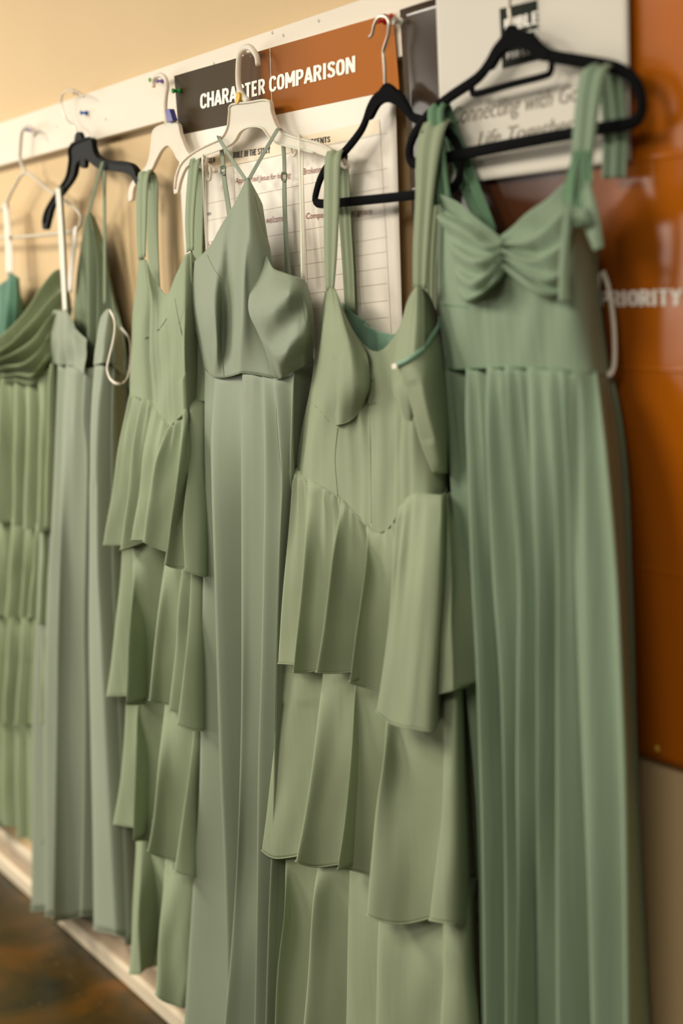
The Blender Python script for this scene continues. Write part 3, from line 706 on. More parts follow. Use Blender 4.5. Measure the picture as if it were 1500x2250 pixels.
_o, _s2 = sheet('bodice_left', [([(112, 680), (109, 740), (110, 802)], [6, 7, 7.5], 0.2), ([(128, 685), (126, 740), (128, 802)], [7.5, 8.8, 8.8], 0.3), ([(146, 682), (143, 745), (146, 803)], [7.5, 9, 9.2], 0.2), ([(166, 722), (164, 760), (166, 808)], [7.5, 9, 9.2]), ([(191, 746), (188, 785), (187, 822)], [7.4, 8.6, 9])], D2, 'sage_far', close=False, hem=False, seed=13)
seam('waist_seam', [(112, 797), (130, 799), (160, 800)], _s2, 'sage_back', D2)
sheet('bodice_right', [([(221, 697), (211, 745), (206, 802)], [7, 8, 8.5]), ([(236, 678), (229, 740), (224, 798)], [7.5, 9, 9], 0.3), ([(252, 702), (250, 752), (248, 800)], [6.5, 7.5, 7.5]), ([(268, 738), (272, 785), (277, 832)], [4, 4, 4])], D2, 'sage_far', close=False, hem=False, seed=14)
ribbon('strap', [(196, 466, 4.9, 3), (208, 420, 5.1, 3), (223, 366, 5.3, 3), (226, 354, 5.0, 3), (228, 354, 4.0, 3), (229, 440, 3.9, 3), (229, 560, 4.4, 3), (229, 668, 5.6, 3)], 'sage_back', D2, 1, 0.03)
ribbon('strap', [(143, 684, 7.4, 4), (137, 560, 6.4, 5), (130, 440, 5.6, 5), (127, 412, 5.2, 5), (127, 412, 4.0, 5), (132, 500, 3.8, 4)], 'ribbon', D2, 1, 0.06)
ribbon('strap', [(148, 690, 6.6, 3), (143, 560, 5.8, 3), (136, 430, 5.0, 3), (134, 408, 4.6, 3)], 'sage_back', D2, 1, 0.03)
tube('hanger_loop', pxpath([(241, 682, 8), (250, 700, 8.2), (252, 722, 8.2), (248, 750, 8.2), (239, 788, 8.5), (235, 812, 8.6), (243, 834, 8.8), (260, 844, 8.4), (277, 835, 6), (285, 800, 4.5), (284, 748, 3.6), (266, 720, 3)], 8, 60), 0.0028, 'ribbon', D2, rb=0.0012)

# ---- green tiered dress, frosted hanger
D3 = thing('dress', 'green four tier dress with wide straps left of the chart poster', 'dress', at(350, 2190, 5), DG)
sheet('tier', tuck([([(300, 1830), (296, 1950), (291, 2060), (285, 2138)], [8, 8.6, 9, 9.6], 0), ([(312, 1835), (308, 1950), (305, 2050), (307, 2142)], [8, 9, 9, 9.2], 1.6), ([(332, 1840), (332, 1950), (330, 2050), (322, 2102)], [8, 7, 6, 5.5], 0.3), ([(365, 1880), (354, 2000), (346, 2100), (340, 2186)], [8.5, 10, 10.6, 11], 0), ([(395, 1890), (385, 2000), (378, 2100), (372, 2206)], [8.5, 9.4, 9.8, 10.2], 0), ([(432, 1915), (426, 2050), (418, 2150), (410, 2213)], [7, 7.5, 8, 8])], 60, 1.0), D3, 'green_left', seed=20, top_amp=0.4)
sheet('tier', tuck([([(278, 1530), (270, 1650), (262, 1730), (248, 1811)], [8, 9, 9.6, 10.2], 0.9), ([(302, 1535), (298, 1650), (296, 1750), (295, 1845)], [8.5, 10, 10.6, 11], 0), ([(322, 1540), (322, 1650), (320, 1750), (318, 1848)], [8, 8.6, 9, 9.2], 2.2), ([(362, 1545), (347, 1680), (336, 1800), (325, 1870)], [9, 11, 11.6, 12], 0), ([(392, 1560), (382, 1680), (370, 1800), (362, 1888)], [9, 10, 10.4, 10.6], 0.8), ([(425, 1595), (414, 1700), (400, 1800), (382, 1916)], [8.5, 10, 11, 11.6], 0), ([(447, 1600), (442, 1750), (434, 1926)], [7, 8, 9])], 60, 1.0), D3, 'green_left', seed=21, top_amp=0.4)
sheet('tier', tuck([([(268, 1195), (260, 1300), (247, 1430), (235, 1530)], [8.5, 9.4, 10, 10.6], 1.1), ([(294, 1200), (287, 1350), (281, 1450), (277, 1548)], [9, 11, 11.6, 12], 0), ([(320, 1205), (318, 1350), (322, 1450), (328, 1546)], [9, 9.4, 9, 8.6], 2.8), ([(364, 1215), (347, 1350), (336, 1450), (327, 1540)], [9.5, 11.4, 12, 12.4], 0), ([(384, 1230), (372, 1350), (362, 1450), (355, 1548)], [9.5, 10.8, 11.4, 11.6], 0.6), ([(400, 1240), (390, 1350), (380, 1480), (370, 1562)], [9.5, 11.4, 12, 12.4], 0.7), ([(420, 1252), (412, 1400), (400, 1500), (388, 1592)], [9, 11, 12, 12.6], 0), ([(452, 1258), (449, 1400), (446, 1606)], [7, 8.5, 9.5])], 60, 1.0), D3, 'green_left', seed=22, top_amp=0.4)
sheet('tier', tuck([([(285, 869), (262, 980), (245, 1090), (227, 1198)], [7.5, 9.4, 10.4, 11], 0.9), ([(312, 878), (292, 970), (280, 1090), (263, 1210)], [8.5, 10.8, 11.8, 12.4], 1.3), ([(338, 897), (318, 980), (305, 1080), (288, 1188)], [9, 11.4, 12.4, 13], 0.4), ([(372, 936), (342, 1010), (326, 1100), (313, 1192)], [9.5, 12, 13, 13.4], 0), ([(390, 925), (375, 1020), (362, 1110), (350, 1208)], [9.3, 11, 12, 12.2], 0.7), ([(410, 905), (394, 1010), (380, 1120), (363, 1240)], [9, 11.8, 12.8, 13.4], 0), ([(414, 884), (410, 1030), (396, 1150), (390, 1250)], [8, 10.4, 11.8, 12.2], 0.4), ([(420, 884), (414, 1030), (402, 1150), (404, 1252)], [7.5, 10, 11.6, 12.2], 0), ([(452, 884), (454, 1000), (454, 1150), (451, 1268)], [5.5, 7, 8.5, 9.5])], 12, 1.6), D3, 'green_left', seed=23, gather=(22, 0.7, 0.25), top_amp=0.1, sub=10)
_o, _s3 = sheet('bodice', [([(304, 572), (298, 650), (289, 740), (285, 869)], [6, 6.5, 6.5, 7]), ([(312, 566), (312, 650), (308, 740), (312, 879)], [7.5, 8.5, 8.5, 8.3], 0.3), ([(322, 575), (330, 650), (330, 740), (336, 896)], [7.5, 9.2, 9.2, 8.8]), ([(345, 622), (348, 690), (350, 780), (355, 918)], [7.5, 9, 9, 9.2]), ([(362, 647), (366, 700), (368, 800), (372, 937)], [8, 9, 9.5, 9.6]), ([(379, 625), (384, 700), (388, 800), (392, 922)], [8, 9.3, 9.3, 9.3]), ([(402, 567), (405, 680), (406, 780), (410, 906)], [8, 9.4, 9.4, 9], 0.4), ([(420, 549), (415, 680), (413, 780), (415, 884)], [7.5, 7.8, 7.2, 7.2]), ([(444, 590), (444, 700), (446, 800), (452, 882)], [4, 5, 5.5, 6])], D3, 'green_left', close=False, hem=False, seed=24, wrinkle=0.0014, gather=(22, 0.10, 5))
seam('bust_seam', [(318, 744), (330, 733), (350, 722), (366, 700)], _s3, 'green_left', D3, 0.0011)
seam('bust_seam', [(384, 655), (392, 700), (402, 742), (412, 744)], _s3, 'green_left', D3, 0.0011)
seam('waist_seam', [(286, 867), (312, 876), (337, 894), (355, 916), (372, 934), (391, 920), (409, 904)], _s3, 'green_left', D3, 0.0010)
ribbon('strap', [(312, 568, 7.7, 8), (311, 500, 7.0, 11), (312, 420, 6.2, 12), (316, 384, 5.6, 11), (322, 378, 4.4, 11), (334, 400, 3.0, 12), (338, 520, 2.6, 12), (346, 648, 2.4, 11)], 'green_left', D3, 2, 0.12)
ribbon('strap', [(418, 552, 7.7, 8), (417, 480, 7.0, 10), (422, 400, 6.2, 11), (427, 356, 5.6, 11), (432, 350, 4.4, 11), (436, 380, 3.0, 11), (438, 480, 2.6, 11), (438, 600, 2.4, 11)], 'green_left', D3, 2, 0.12)

# ---- grey sage halter dress in focus
D4 = thing('dress', 'grey sage halter dress in sharp focus hanging over the chart poster', 'dress', at(540, 2330, 5), DG)
_o, _sk = sheet('skirt', tuck([([(449, 808), (448, 970), (450, 1130), (445, 1300), (442, 1500), (437, 1750), (424, 1950), (405, 2250), (400, 2330)], [7, 8, 8.5, 9, 9, 9.5, 9.5, 10, 10], 1.0),
    ([(474, 830), (465, 960), (466, 1100), (470, 1250), (477, 1500), (484, 1720), (492, 1900), (499, 2120), (499, 2345)], [8, 9.5, 10.5, 11, 11.5, 12, 12, 12, 12], 2.6),
    ([(533, 819), (531, 1000), (531, 1300), (531, 1500), (528, 1680), (521, 1880), (508, 2075), (493, 2250), (486, 2350)], [9, 10, 10.5, 11, 11.5, 12, 13, 14, 14.5], 0.0),
    ([(553, 820), (553, 1000), (553, 1300), (551, 1500), (547, 1680), (541, 1880), (535, 2075), (528, 2250), (525, 2355)], [9.2, 9.8, 10, 10.3, 10.8, 11, 12, 12.5, 13], 0.6),
    ([(580, 823), (582, 950), (582, 1080), (578, 1250), (573, 1450), (567, 1650), (565, 1820), (563, 2000), (558, 2250), (556, 2360)], [9, 9.8, 10.3, 10.8, 11.2, 11.5, 11.8, 12, 12, 12], 0.7),
    ([(604, 831), (613, 950), (620, 1060), (616, 1180), (609, 1400), (604, 1600), (600, 1800), (592, 2000), (584, 2250), (580, 2370)], [9, 9.2, 9.6, 10.2, 10.6, 10.8, 10.8, 10.8, 11, 11], 0.8),
    ([(645, 816), (640, 950), (633, 1150), (628, 1400), (622, 1700), (615, 2000), (605, 2380)], [8, 8, 8, 8, 8, 8, 8], 0.6),
    ([(683, 797), (682, 900), (680, 1050), (672, 1400), (660, 1800), (640, 2380)], [3.5, 3, 3, 3, 3, 3])]), D4, 'sage', rows=80, seed=30, top_amp=0.05, wrinkle=0.0006)
seam('front_seam', [(533, 822), (531, 1000), (531, 1300), (531, 1600)], _sk, 'sage', _o, 0.0006)
seam('side_seam', [(603, 833), (607, 900), (612, 980), (620, 1050)], _sk, 'sage_back', _o, 0.0005)
_o, _sb = sheet('bodice', [([(413, 592), (417, 680), (438, 760), (449, 808)], [6, 7, 7, 6.8]), ([(425, 577), (440, 680), (456, 760), (460, 823)], [7, 9.4, 9.2, 7.6]), ([(455, 546), (468, 655), (476, 755), (475, 830)], [8, 10.8, 10.2, 8.4]), ([(480, 506), (486, 600), (487, 720), (492, 830)], [8, 9.4, 9.0, 8.5]), ([(500, 471), (501, 600), (502, 740), (508, 827)], [7.6, 8.7, 8.7, 8.5]), ([(518, 441), (518, 600), (519, 740), (521, 823)], [7, 9.3, 9.6, 8.9]), ([(536, 402), (533, 560), (533, 700), (533, 820)], [6.4, 10.8, 11.2, 9.6]), ([(544, 391), (546, 500), (549, 640), (556, 740), (560, 822)], [6.2, 10.0, 10.6, 10, 9.5]), ([(556, 408), (566, 500), (574, 580), (580, 720), (588, 827)], [6.0, 8.8, 9.2, 9, 9.2]), ([(578, 452), (588, 520), (596, 570), (604, 720), (614, 832)], [5, 6.6, 7.4, 7.4, 8.4])], D4, 'sage', close=False, rows=64, sub=8, hem=False, seed=31, wrinkle=0.0005)
_c, _sc = sheet('draped_cup', [([(584, 560), (562, 616), (547, 650), (547, 688), (565, 728), (586, 775), (603, 832)], [8.2, 9.8, 11, 11.5, 11.3, 10.5, 9.4]), ([(598, 588), (580, 640), (573, 690), (583, 745), (600, 790), (617, 831)], [9.4, 11.2, 12.3, 11.6, 11.2, 9.4]),
    ([(622, 598), (608, 640), (602, 682), (604, 735), (612, 792), (630, 825)], [9.4, 11.4, 12.2, 11.4, 11.4, 9]), ([(642, 605), (634, 648), (630, 708), (630, 768), (634, 797), (645, 817)], [9.3, 11.6, 10.9, 11.6, 10.4, 8.7]), ([(660, 611), (660, 640), (658, 685), (656, 742), (654, 785), (660, 809)], [8.4, 9.8, 9.8, 10.8, 9.3, 8]),
    ([(671, 618), (677, 680), (679, 735), (674, 775), (672, 795), (674, 802)], [7, 8.8, 9, 8, 7.6, 7.2]), ([(679, 650), (687, 710), (689, 755), (687, 780), (686, 790), (685, 797)], [4, 5, 5, 4.6, 4.4, 4.2])], D4, 'sage', close=False, rows=64, sub=9, hem=False, seed=32, wrinkle=0.0008)
seam('waist_seam', [(449, 809), (460, 823), (475, 829), (492, 829), (510, 826), (533, 819), (560, 822), (588, 827), (604, 832)], _sb, 'sage_back', D4, 0.0008)
seam('waist_seam', [(604, 832), (618, 830), (640, 818), (671, 803), (683, 797)], _sc, 'sage_back', D4, 0.0008)
seam('cup_seam', [(455, 560), (470, 590), (487, 614)], _sb, 'sage_back', D4, 0.0005)
seam('cup_seam', [(487, 750), (489, 790), (492, 826)], _sb, 'sage_back', D4, 0.0005)
seam('cup_seam', [(651, 610), (664, 660), (672, 720), (676, 800)], _sc, 'sage_back', D4, 0.0005)
seam('neckline_stitching', [(560, 430), (572, 480), (583, 520), (585, 560)], _sb, 'sage_back', D4, 0.0006)
ribbon('halter_strap', [(541, 396, 6.2, 4), (510, 350, 6.0, 4), (484, 308, 5.8, 4), (480, 301, 5.4, 4), (481, 302, 4.2, 4), (487, 340, 4.0, 4), (490, 372, 4.0, 3.5)], 'sage', D4, 1, 0.04)
ribbon('halter_strap', [(546, 396, 6.0, 4), (575, 345, 6.0, 4), (606, 292, 5.8, 4), (612, 284, 5.4, 4), (616, 288, 4.2, 4), (622, 330, 4.0, 4), (624, 384, 4.0, 3.5)], 'sage', D4, 1, 0.04)
ribbon('back_strap', [(490, 376, 4.0, 4), (494, 410, 4.0, 5), (500, 450, 4.0, 5), (507, 500, 4.4, 6)], 'sage', D4, 1, 0.05)
ribbon('back_strap', [(624, 392, 4.0, 4), (624, 430, 4.0, 4.5), (626, 500, 4.0, 4.5), (631, 612, 4.4, 5)], 'sage', D4, 1, 0.05)
for (x, y) in ((490, 374), (624, 388)):
    tube('strap_slider', pxpath([(x - 4, y - 9), (x + 4, y - 9), (x + 5, y), (x + 4, y + 9), (x - 4, y + 9), (x - 5, y)], 4.2, 30, True), 0.0011, 'sage_back', D4, closed=True, sides=6)
ribbon('hanger_loop', [(455, 560, 5.5, 1.5), (449, 450, 5.3, 1.5), (445, 345, 5.3, 1.5), (446, 338, 4.6, 1.5), (450, 345, 4.2, 1.5), (452, 450, 4.2, 1.5), (455, 555, 4.4, 1.5)], 'ribbon', D4, 1, 0.0)
ribbon('hanger_loop', [(664, 610, 6.5, 1.8), (661, 450, 5.6, 1.8), (657, 310, 5.3, 1.8), (659, 302, 4.6, 1.8), (663, 310, 4.2, 1.8), (664, 450, 4.2, 1.8), (668, 612, 4.6, 1.8)], 'frost', D4, 1, 0.0)

# ---- big green tiered dress on the slim velvet hanger
D5 = thing('dress', 'green three tier dress with buttoned bodice on the slim velvet hanger', 'dress', at(830, 2440, 6), DG)
sheet('tier', tuck([([(610, 1840), (604, 2000), (594, 2250), (588, 2440)], [8, 8.5, 9, 9], 0.4), ([(628, 1850), (625, 2000), (607, 2160), (596, 2440)], [9, 10.5, 11, 11], 0), ([(655, 1860), (652, 2000), (640, 2200), (632, 2440)], [9, 9.6, 10, 10], 0.9), ([(702, 1870), (691, 1960), (678, 2100), (666, 2250), (655, 2450)], [9.5, 11.5, 12, 12.4, 12.4], 0), ([(738, 1880), (728, 2000), (716, 2250), (708, 2450)], [9.5, 10.5, 11, 11], 0.6), ([(770, 1890), (768, 2000), (764, 2250), (760, 2450)], [9.5, 10.4, 10.6, 10.6], 0.5), ([(835, 1960), (832, 2050), (828, 2250), (824, 2460)], [10, 12, 12.6, 12.6], 0), ([(900, 1990), (898, 2100), (896, 2250), (892, 2460)], [10, 11.4, 11.8, 11.8], 0.5), ([(978, 1995), (975, 2100), (970, 2250), (966, 2470)], [9.5, 11, 11.6, 11.6], 0), ([(1025, 1990), (1030, 2130), (1038, 2250), (1046, 2480)], [8, 8.6, 9, 9], 0), ([(1048, 1990), (1052, 2130), (1060, 2250), (1068, 2480)], [3, 3, 3, 3])], 60, 1.0), D5, 'green', rows=50, seed=40, top_amp=0.5)
sheet('tier', tuck([([(618, 1430), (606, 1600), (591, 1750), (575, 1870)], [8.5, 10, 11, 12], 0), ([(655, 1440), (640, 1600), (626, 1750), (612, 1888)], [9, 10, 10.8, 11.6], 0.9), ([(712, 1445), (690, 1650), (667, 1800), (650, 1894)], [9.5, 12, 13, 13.8], 0), ([(748, 1455), (735, 1650), (712, 1800), (698, 1907)], [9.5, 11, 11.8, 12.2], 0.6), ([(782, 1465), (772, 1650), (757, 1800), (743, 1911)], [9.5, 11.8, 13, 13.6], 0), ([(802, 1500), (795, 1650), (783, 1800), (774, 1914)], [9.5, 11, 11.8, 12], 1.1), ([(850, 1540), (842, 1660), (822, 1800), (808, 2012)], [10.5, 13, 14, 14.8], 0), ([(880, 1550), (874, 1750), (862, 1900), (852, 2030)], [10.5, 12.4, 13.6, 14.2], 0), ([(925, 1540), (922, 1750), (912, 1900), (900, 2030)], [10.5, 11.6, 12.4, 12.8], 0.5), ([(978, 1520), (974, 1750), (958, 1900), (945, 2024)], [10, 12, 13, 13.4], 0), ([(1006, 1500), (1010, 1750), (1008, 1900), (1002, 2032)], [8.6, 10, 11, 11.4], 0), ([(1022, 1490), (1030, 1700), (1040, 1900), (1045, 2018)], [3, 3.5, 4, 4.5])], 60, 1.0), D5, 'green', rows=56, seed=41, top_amp=0.5)
sheet('tier', tuck([([(647, 1047), (629, 1230), (614, 1400), (610, 1460)], [8, 10, 11.4, 12], 0.5), ([(676, 1058), (668, 1200), (657, 1350), (645, 1477)], [8.6, 11.4, 12.4, 13], 0), ([(705, 1072), (700, 1200), (688, 1350), (674, 1479)], [9, 10.8, 11.6, 12], 0.7), ([(752, 1102), (730, 1230), (711, 1380), (693, 1479)], [9.4, 12.4, 13.4, 14], 0), ([(770, 1118), (762, 1240), (750, 1380), (739, 1481)], [9.4, 11.4, 12.2, 12.6], 2.0), ([(806, 1154), (802, 1240), (788, 1360), (768, 1500)], [9.6, 12, 13, 13.8], 0), ([(832, 1170), (822, 1260), (812, 1380), (800, 1512)], [9.8, 11.6, 12.4, 12.8], 1.0), ([(879, 1122), (864, 1240), (850, 1400), (826, 1566)], [10.2, 13.2, 14.4, 15.4], 0), ([(905, 1098), (893, 1260), (882, 1420), (862, 1592)], [10.2, 13.2, 14.6, 15.4], 0), ([(940, 1098), (934, 1260), (925, 1420), (908, 1602)], [9.8, 12.6, 14, 14.8], 0), ([(974, 1098), (974, 1260), (966, 1420), (957, 1601)], [8.6, 10.6, 12, 12.8], 0)], 12, 1.6), D5, 'green', rows=56, seed=42, top_amp=0.05, gather=(26, 0.8, 0.25), sub=10)
sheet('tier_back', [([(966, 1085), (972, 1260), (968, 1400), (962, 1526)], [7, 9.5, 11, 11.8]), ([(980, 1085), (990, 1260), (990, 1400), (990, 1520)], [7, 10, 11.8, 12.4]), ([(990, 1085), (1004, 1260), (1011, 1400), (1016, 1510)], [5.5, 8, 10, 10.6])], D5, 'green', rows=40, seed=48)
_o, _s5 = sheet('bodice', [([(714, 641), (700, 720), (682, 850), (662, 950), (647, 1047)], [6, 6.5, 6.5, 6.5, 7]), ([(720, 634), (714, 730), (704, 860), (692, 960), (688, 1064)], [7.5, 9.4, 9.4, 8.8, 8.6]), ([(729, 634), (736, 740), (740, 860), (743, 945), (742, 1094)], [8, 11, 11.8, 9.4, 9.2]), ([(750, 674), (766, 760), (774, 860), (778, 950), (782, 1134)], [8, 10.6, 11.4, 9.2, 9.4]), ([(783, 740), (800, 800), (806, 880), (808, 980), (808, 1158)], [8, 9.6, 9.6, 9.2, 9.5]), ([(814, 769), (827, 830), (830, 900), (832, 1000), (832, 1173)], [8.6, 9.4, 9.8, 9.8, 9.8]), ([(846, 764), (856, 830), (858, 900), (858, 1000), (856, 1160)], [8.2, 9.2, 9.4, 9.4, 9.6]), ([(878, 712), (880, 800), (880, 900), (878, 1000), (880, 1120)], [8, 9.4, 9.8, 9.6, 9.8]), ([(898, 658), (905, 760), (905, 880), (905, 980), (905, 1100)], [8, 9.8, 10.2, 9.8, 9.8]), ([(915, 628), (928, 740), (935, 880), (940, 980), (938, 1099)], [8, 9.2, 9.2, 8.6, 9.2]), ([(942, 648), (958, 760), (968, 880), (974, 980), (968, 1099)], [5.5, 6, 6, 6, 7]), ([(958, 690), (972, 800), (982, 950), (986, 1040), (986, 1098)], [3, 3, 3, 3, 3.5])], D5, 'green', close=False, rows=64, hem=False, seed=43, wrinkle=0.0008, gather=(15, 0.13, 4))
sheet('cup', [([(721, 634), (716, 740), (722, 850), (739, 936)], [8, 9.4, 9.8, 9.7]), ([(727, 632), (738, 740), (742, 850), (747, 934)], [8.4, 11.6, 12.3, 10.2]), ([(737, 640), (766, 750), (774, 850), (768, 926)], [8.4, 11.6, 12.6, 10.2]), ([(756, 684), (790, 775), (800, 850), (792, 902)], [8.4, 10.6, 11.4, 10.2]), ([(784, 741), (806, 785), (812, 840), (806, 874)], [8.3, 9.8, 10, 9.9])], D5, 'green', close=False, rows=44, hem=True, seed=46, gather=(7, 0.35, 0.3))
sheet('cup', [([(897, 657), (868, 770), (860, 850), (878, 906)], [8.3, 9.8, 10, 9.9]), ([(905, 642), (886, 760), (882, 850), (890, 918)], [8.6, 11, 11.6, 10.4]), ([(914, 630), (910, 750), (908, 850), (900, 924)], [8.6, 11.2, 11.6, 10.4]), ([(926, 634), (934, 750), (936, 850), (915, 915)], [8, 9.8, 10, 9.6])], D5, 'green', close=False, rows=44, hem=True, seed=47, gather=(7, 0.35, 0.3))
seam('princess_seam', [(742, 940), (736, 1010), (742, 1090)], _s5, 'green', D5, 0.0008)
seam('princess_seam', [(680, 880), (700, 900), (722, 925)], _s5, 'green', D5, 0.0006)
seam('waist_seam', [(648, 1046), (688, 1062), (742, 1092), (782, 1132), (808, 1156), (832, 1171), (856, 1158), (880, 1120)], _s5, 'green', D5, 0.0010)
seam('placket_edge', [(806, 775), (812, 880), (814, 1000), (816, 1150)], _s5, 'green', D5, 0.0008)
for (x, y) in ((812, 838), (816, 888)):
    seam('buttonhole', [(x - 8, y + 2), (x + 10, y - 3)], _s5, 'sage_back', D5, 0.0012, 10)
sheet('back_lining', [([(752, 664), (752, 800)], [3.0, 3.0]), ([(775, 690), (775, 800)], [3.6, 4.2], 0.2), ([(803, 713), (800, 830)], [4.2, 5], 0.2), ([(830, 728), (826, 830)], [4.2, 5], 0.2), ([(858, 736), (855, 830)], [4.0, 4.8], 0.2), ([(905, 716), (900, 820)], [3.4, 4.2]), ([(950, 672), (950, 800)], [2.6, 3])], D5, 'teal', close=False, rows=24, hem=True, seed=44, gather=(24, 0.12, 4))
_o, _sf = sheet('folded_side_flap', [([(873, 804), (884, 834), (905, 900), (928, 985), (950, 1040)], [12.4, 12.4, 11.6, 10.2, 9]), ([(905, 788), (925, 850), (950, 950), (965, 1010), (972, 1040)], [12, 12.2, 10.8, 9.2, 8]), ([(940, 756), (955, 830), (972, 930), (980, 1000), (984, 1040)], [9, 9.4, 8.4, 7, 6]), ([(966, 700), (975, 800), (984, 930), (988, 1000), (990, 1042)], [4, 4, 4, 3.6, 3.4])], D5, 'green', close=False, rows=40, hem=False, seed=45)
tube('lining_edge', _sf[0] + np.array([0, -0.0012, 0.001]), 0.0032, 'teal', _o, sides=8)
_p = _sf[0][0]
link('hook_and_eye', [_p + np.array(v) * 0.005 for v in [(-1, -0.5, -0.7), (1, -0.5, -0.5), (1, -0.5, 0.7), (-1, -0.5, 0.5), (-1, -1, -0.7), (1, -1, -0.5), (1, -1, 0.7), (-1, -1, 0.5)]], [(0, 1, 2, 3), (7, 6, 5, 4), (0, 4, 5, 1), (1, 5, 6, 2), (2, 6, 7, 3), (3, 7, 4, 0)], 'ribbon', _o, False)
ribbon('strap', [(725, 638, 8, 9), (726, 560, 7.6, 14), (728, 450, 7.2, 17), (730, 360, 6.8, 17), (735, 336, 6.0, 16), (744, 334, 4.6, 15), (752, 380, 3.6, 14), (758, 480, 3.2, 13), (766, 600, 3.0, 12), (770, 686, 3.2, 11)], 'green', D5, 2, 0.14, n=64)
ribbon('strap', [(922, 634, 8, 15), (925, 540, 7.8, 18), (932, 430, 7.6, 20), (940, 330, 7.2, 26), (952, 278, 6.6, 26), (966, 268, 4.8, 22), (974, 310, 3.9, 15), (960, 430, 3.6, 13), (950, 560, 3.4, 12), (948, 690, 3.2, 11)], 'green', D5, 2, 0.2, n=64)

# ---- rightmost dress, tied straps
D6 = thing('dress', 'eucalyptus green dress with tied bow strap and gathered skirt, rightmost', 'dress', at(1220, 2330, 6), DG)
_o, _s6k = sheet('skirt', tuck([([(978, 813), (992, 1046), (1002, 1290), (1022, 1500), (1040, 1700), (1050, 1900), (1058, 2360)], [5.5, 6, 6.5, 7, 7, 7, 7], 1.2), ([(1024, 811), (1034, 1025), (1042, 1270), (1052, 1475), (1057, 1700), (1060, 1900), (1062, 2370)], [7.5, 10, 11, 11.5, 11.5, 11.5, 11.5], 3.4),
    ([(1070, 809), (1072, 976), (1086, 1270), (1100, 1475), (1106, 1700), (1108, 2000), (1108, 2380)], [8.6, 10.5, 11, 11.5, 12, 12, 12], 1.8), ([(1110, 808), (1120, 1000), (1136, 1250), (1134, 1500), (1132, 1700), (1134, 2000), (1126, 2380)], [9, 10.5, 11.5, 12, 12, 12.4, 12.6], 2.0),
    ([(1160, 809), (1166, 1000), (1178, 1270), (1178, 1500), (1178, 1700), (1178, 2000), (1180, 2390)], [9, 10.8, 12, 12.4, 12.4, 11, 10], 1.5), ([(1212, 812), (1222, 1000), (1222, 1270), (1220, 1500), (1221, 1700), (1223, 2000), (1226, 2390)], [9, 10.8, 11.6, 12, 12.4, 12.8, 13], 1.6),
    ([(1262, 818), (1263, 1000), (1266, 1250), (1272, 1500), (1282, 1750), (1292, 2000), (1304, 2400)], [8.8, 10.6, 11.6, 12, 12.4, 12.6, 12.6], 0.4), ([(1310, 824), (1330, 1000), (1350, 1270), (1360, 1500), (1367, 1700), (1372, 2000), (1376, 2400)], [7, 9.4, 10.4, 10.8, 11, 11, 11], 0), ([(1342, 828), (1366, 1000), (1379, 1270), (1387, 1500), (1393, 1700), (1405, 2000), (1424, 2400)], [3, 3.4, 3.6, 3.6, 3.6, 3.6, 3.6])]), D6, 'euc', rows=80, seed=50, gather=(26, 0.9, 0.35), top_amp=0.1, sub=10)
_o, _s6b = sheet('bodice', [([(962, 450), (960, 560), (964, 680), (978, 813)], [5, 5.5, 5.5, 5.2]), ([(990, 470), (1000, 560), (1010, 680), (1024, 812)], [7.5, 9, 8.6, 7.2]), ([(1050, 500), (1052, 580), (1060, 690), (1070, 810)], [7.8, 9.2, 9, 8.2]), ([(1096, 522), (1098, 590), (1104, 690), (1110, 809)], [7.8, 8.6, 9, 8.6]), ([(1145, 500), (1150, 590), (1155, 690), (1160, 810)], [7.8, 9.2, 9.2, 8.6]), ([(1205, 455), (1205, 570), (1208, 690), (1212, 813)], [7.6, 9.4, 9.2, 8.6]), ([(1255, 400), (1258, 540), (1262, 680), (1264, 819)], [7.2, 8.8, 9, 8.4]), ([(1296, 430), (1294, 560), (1300, 690), (1310, 825)], [5.4, 6, 6.6, 6.8]), ([(1318, 520), (1316, 600), (1322, 700), (1340, 829)], [3, 3, 3, 3.2])], D6, 'euc', close=False, rows=60, hem=False, seed=51, gather=(20, 0.08, 5))
sheet('gathered_cup', [([(948, 418), (1005, 444), (1050, 480), (1097, 518)], [6, 8, 8.8, 8.8], 0.1), ([(962, 480), (1020, 512), (1060, 540), (1098, 536)], [8.2, 10.4, 10.6, 9.6], 0.35), ([(992, 545), (1030, 572), (1066, 570), (1098, 552)], [8.8, 11.2, 11.4, 9.9], 0.4), ([(1000, 600), (1032, 622), (1068, 602), (1099, 568)], [9, 11.6, 12, 10], 0.5), ([(1008, 640), (1032, 655), (1072, 628), (1099, 584)], [9.2, 11.4, 12, 10], 0), ([(1018, 668), (1036, 668), (1072, 640), (1099, 598)], [8.4, 8.6, 8.6, 8.8])], D6, 'euc', close=False, rows=40, hem=False, seed=52, wrinkle=0.0012)
sheet('gathered_cup', [([(1252, 392), (1205, 432), (1150, 474), (1099, 518)], [7.6, 8.6, 8.8, 8.8], 0.1), ([(1258, 450), (1212, 490), (1158, 530), (1100, 536)], [9, 10.4, 10.4, 9.6], 0.35), ([(1256, 515), (1214, 556), (1160, 572), (1100, 550)], [9, 10.8, 11.2, 9.9], 0.2), ([(1250, 580), (1214, 614), (1166, 606), (1101, 566)], [9.2, 11, 11.6, 10], 0.4), ([(1242, 632), (1212, 648), (1168, 632), (1101, 582)], [9.2, 11, 11.6, 10], 0), ([(1236, 656), (1206, 664), (1166, 646), (1101, 596)], [8.6, 8.8, 8.8, 8.8])], D6, 'euc', close=False, rows=40, hem=False, seed=53, wrinkle=0.0012)
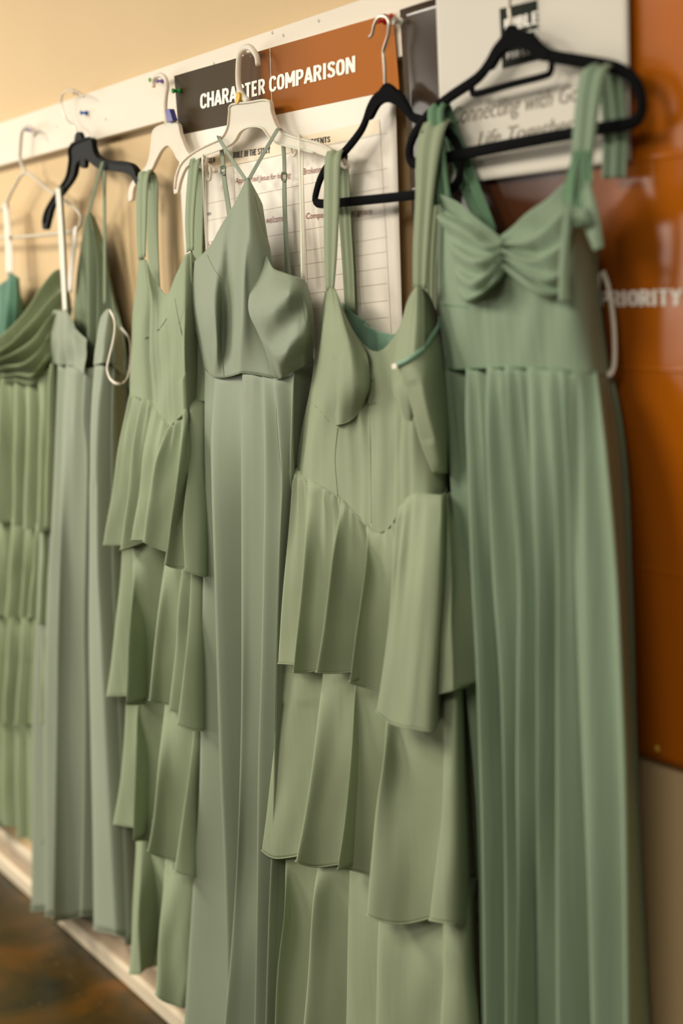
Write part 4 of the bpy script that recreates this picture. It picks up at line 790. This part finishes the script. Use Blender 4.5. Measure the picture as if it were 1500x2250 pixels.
seam('waist_seam', [(980, 812), (1024, 810), (1070, 808), (1110, 807), (1160, 808), (1212, 811), (1264, 817), (1310, 823), (1338, 828)], _s6b, 'euc_dark', D6, 0.0012)
seam('underbust_seam', [(960, 668), (1000, 672), (1030, 676)], _s6b, 'euc_dark', D6, 0.0007)
ribbon('strap', [(972, 446, 6.4, 20), (962, 360, 6.4, 18), (956, 270, 6.2, 18), (958, 236, 5.8, 17), (972, 232, 4.6, 17), (992, 290, 3.9, 17), (1030, 400, 3.7, 22), (1078, 515, 3.8, 20)], 'euc_dark', D6, 2, 0.25)
ribbon('strap', [(1272, 500, 8.8, 20), (1272, 420, 8.6, 22), (1280, 320, 8.2, 25), (1290, 220, 7.6, 27), (1302, 160, 6.8, 28), (1316, 146, 5.8, 26), (1334, 152, 4.4, 26), (1346, 220, 3.9, 26), (1352, 310, 3.8, 26), (1350, 392, 3.9, 26)], 'euc', D6, 2, 0.22, n=64)
ribbon('bow_loop', [(1268, 330, 9.6, 8), (1252, 400, 10.2, 12), (1250, 450, 10.2, 15), (1264, 480, 10, 16), (1284, 450, 9.8, 15), (1292, 390, 9.6, 12), (1290, 330, 9.4, 9)], 'euc_dark', D6, 1, 0.2)
ribbon('bow_tail', [(1286, 400, 9.9, 10), (1292, 450, 10.2, 16), (1300, 500, 10.2, 18), (1312, 548, 10, 12)], 'euc', D6, 1, 0.2)
ribbon('bow_tail', [(1256, 400, 9.8, 8), (1244, 480, 10.6, 10), (1236, 570, 11, 11), (1234, 662, 10.8, 12)], 'euc', D6, 1, 0.25)
ribbon('bow_knot', [(1258, 455, 10.3, 5), (1266, 462, 11.0, 13), (1274, 478, 11.2, 15), (1280, 494, 10.8, 12), (1282, 500, 10.2, 6)], 'euc', D6, 2, 0.15)
tube('hanger_loop', pxpath([(1314, 600, 3.4), (1312, 680, 3.6), (1318, 760, 4.2), (1328, 818, 4.4), (1340, 822, 4.2), (1349, 795, 3.8), (1348, 720, 3.4), (1338, 640, 3.2), (1324, 596, 3.2)], 4, 60), 0.0034, 'ribbon', D6, rb=0.0010)
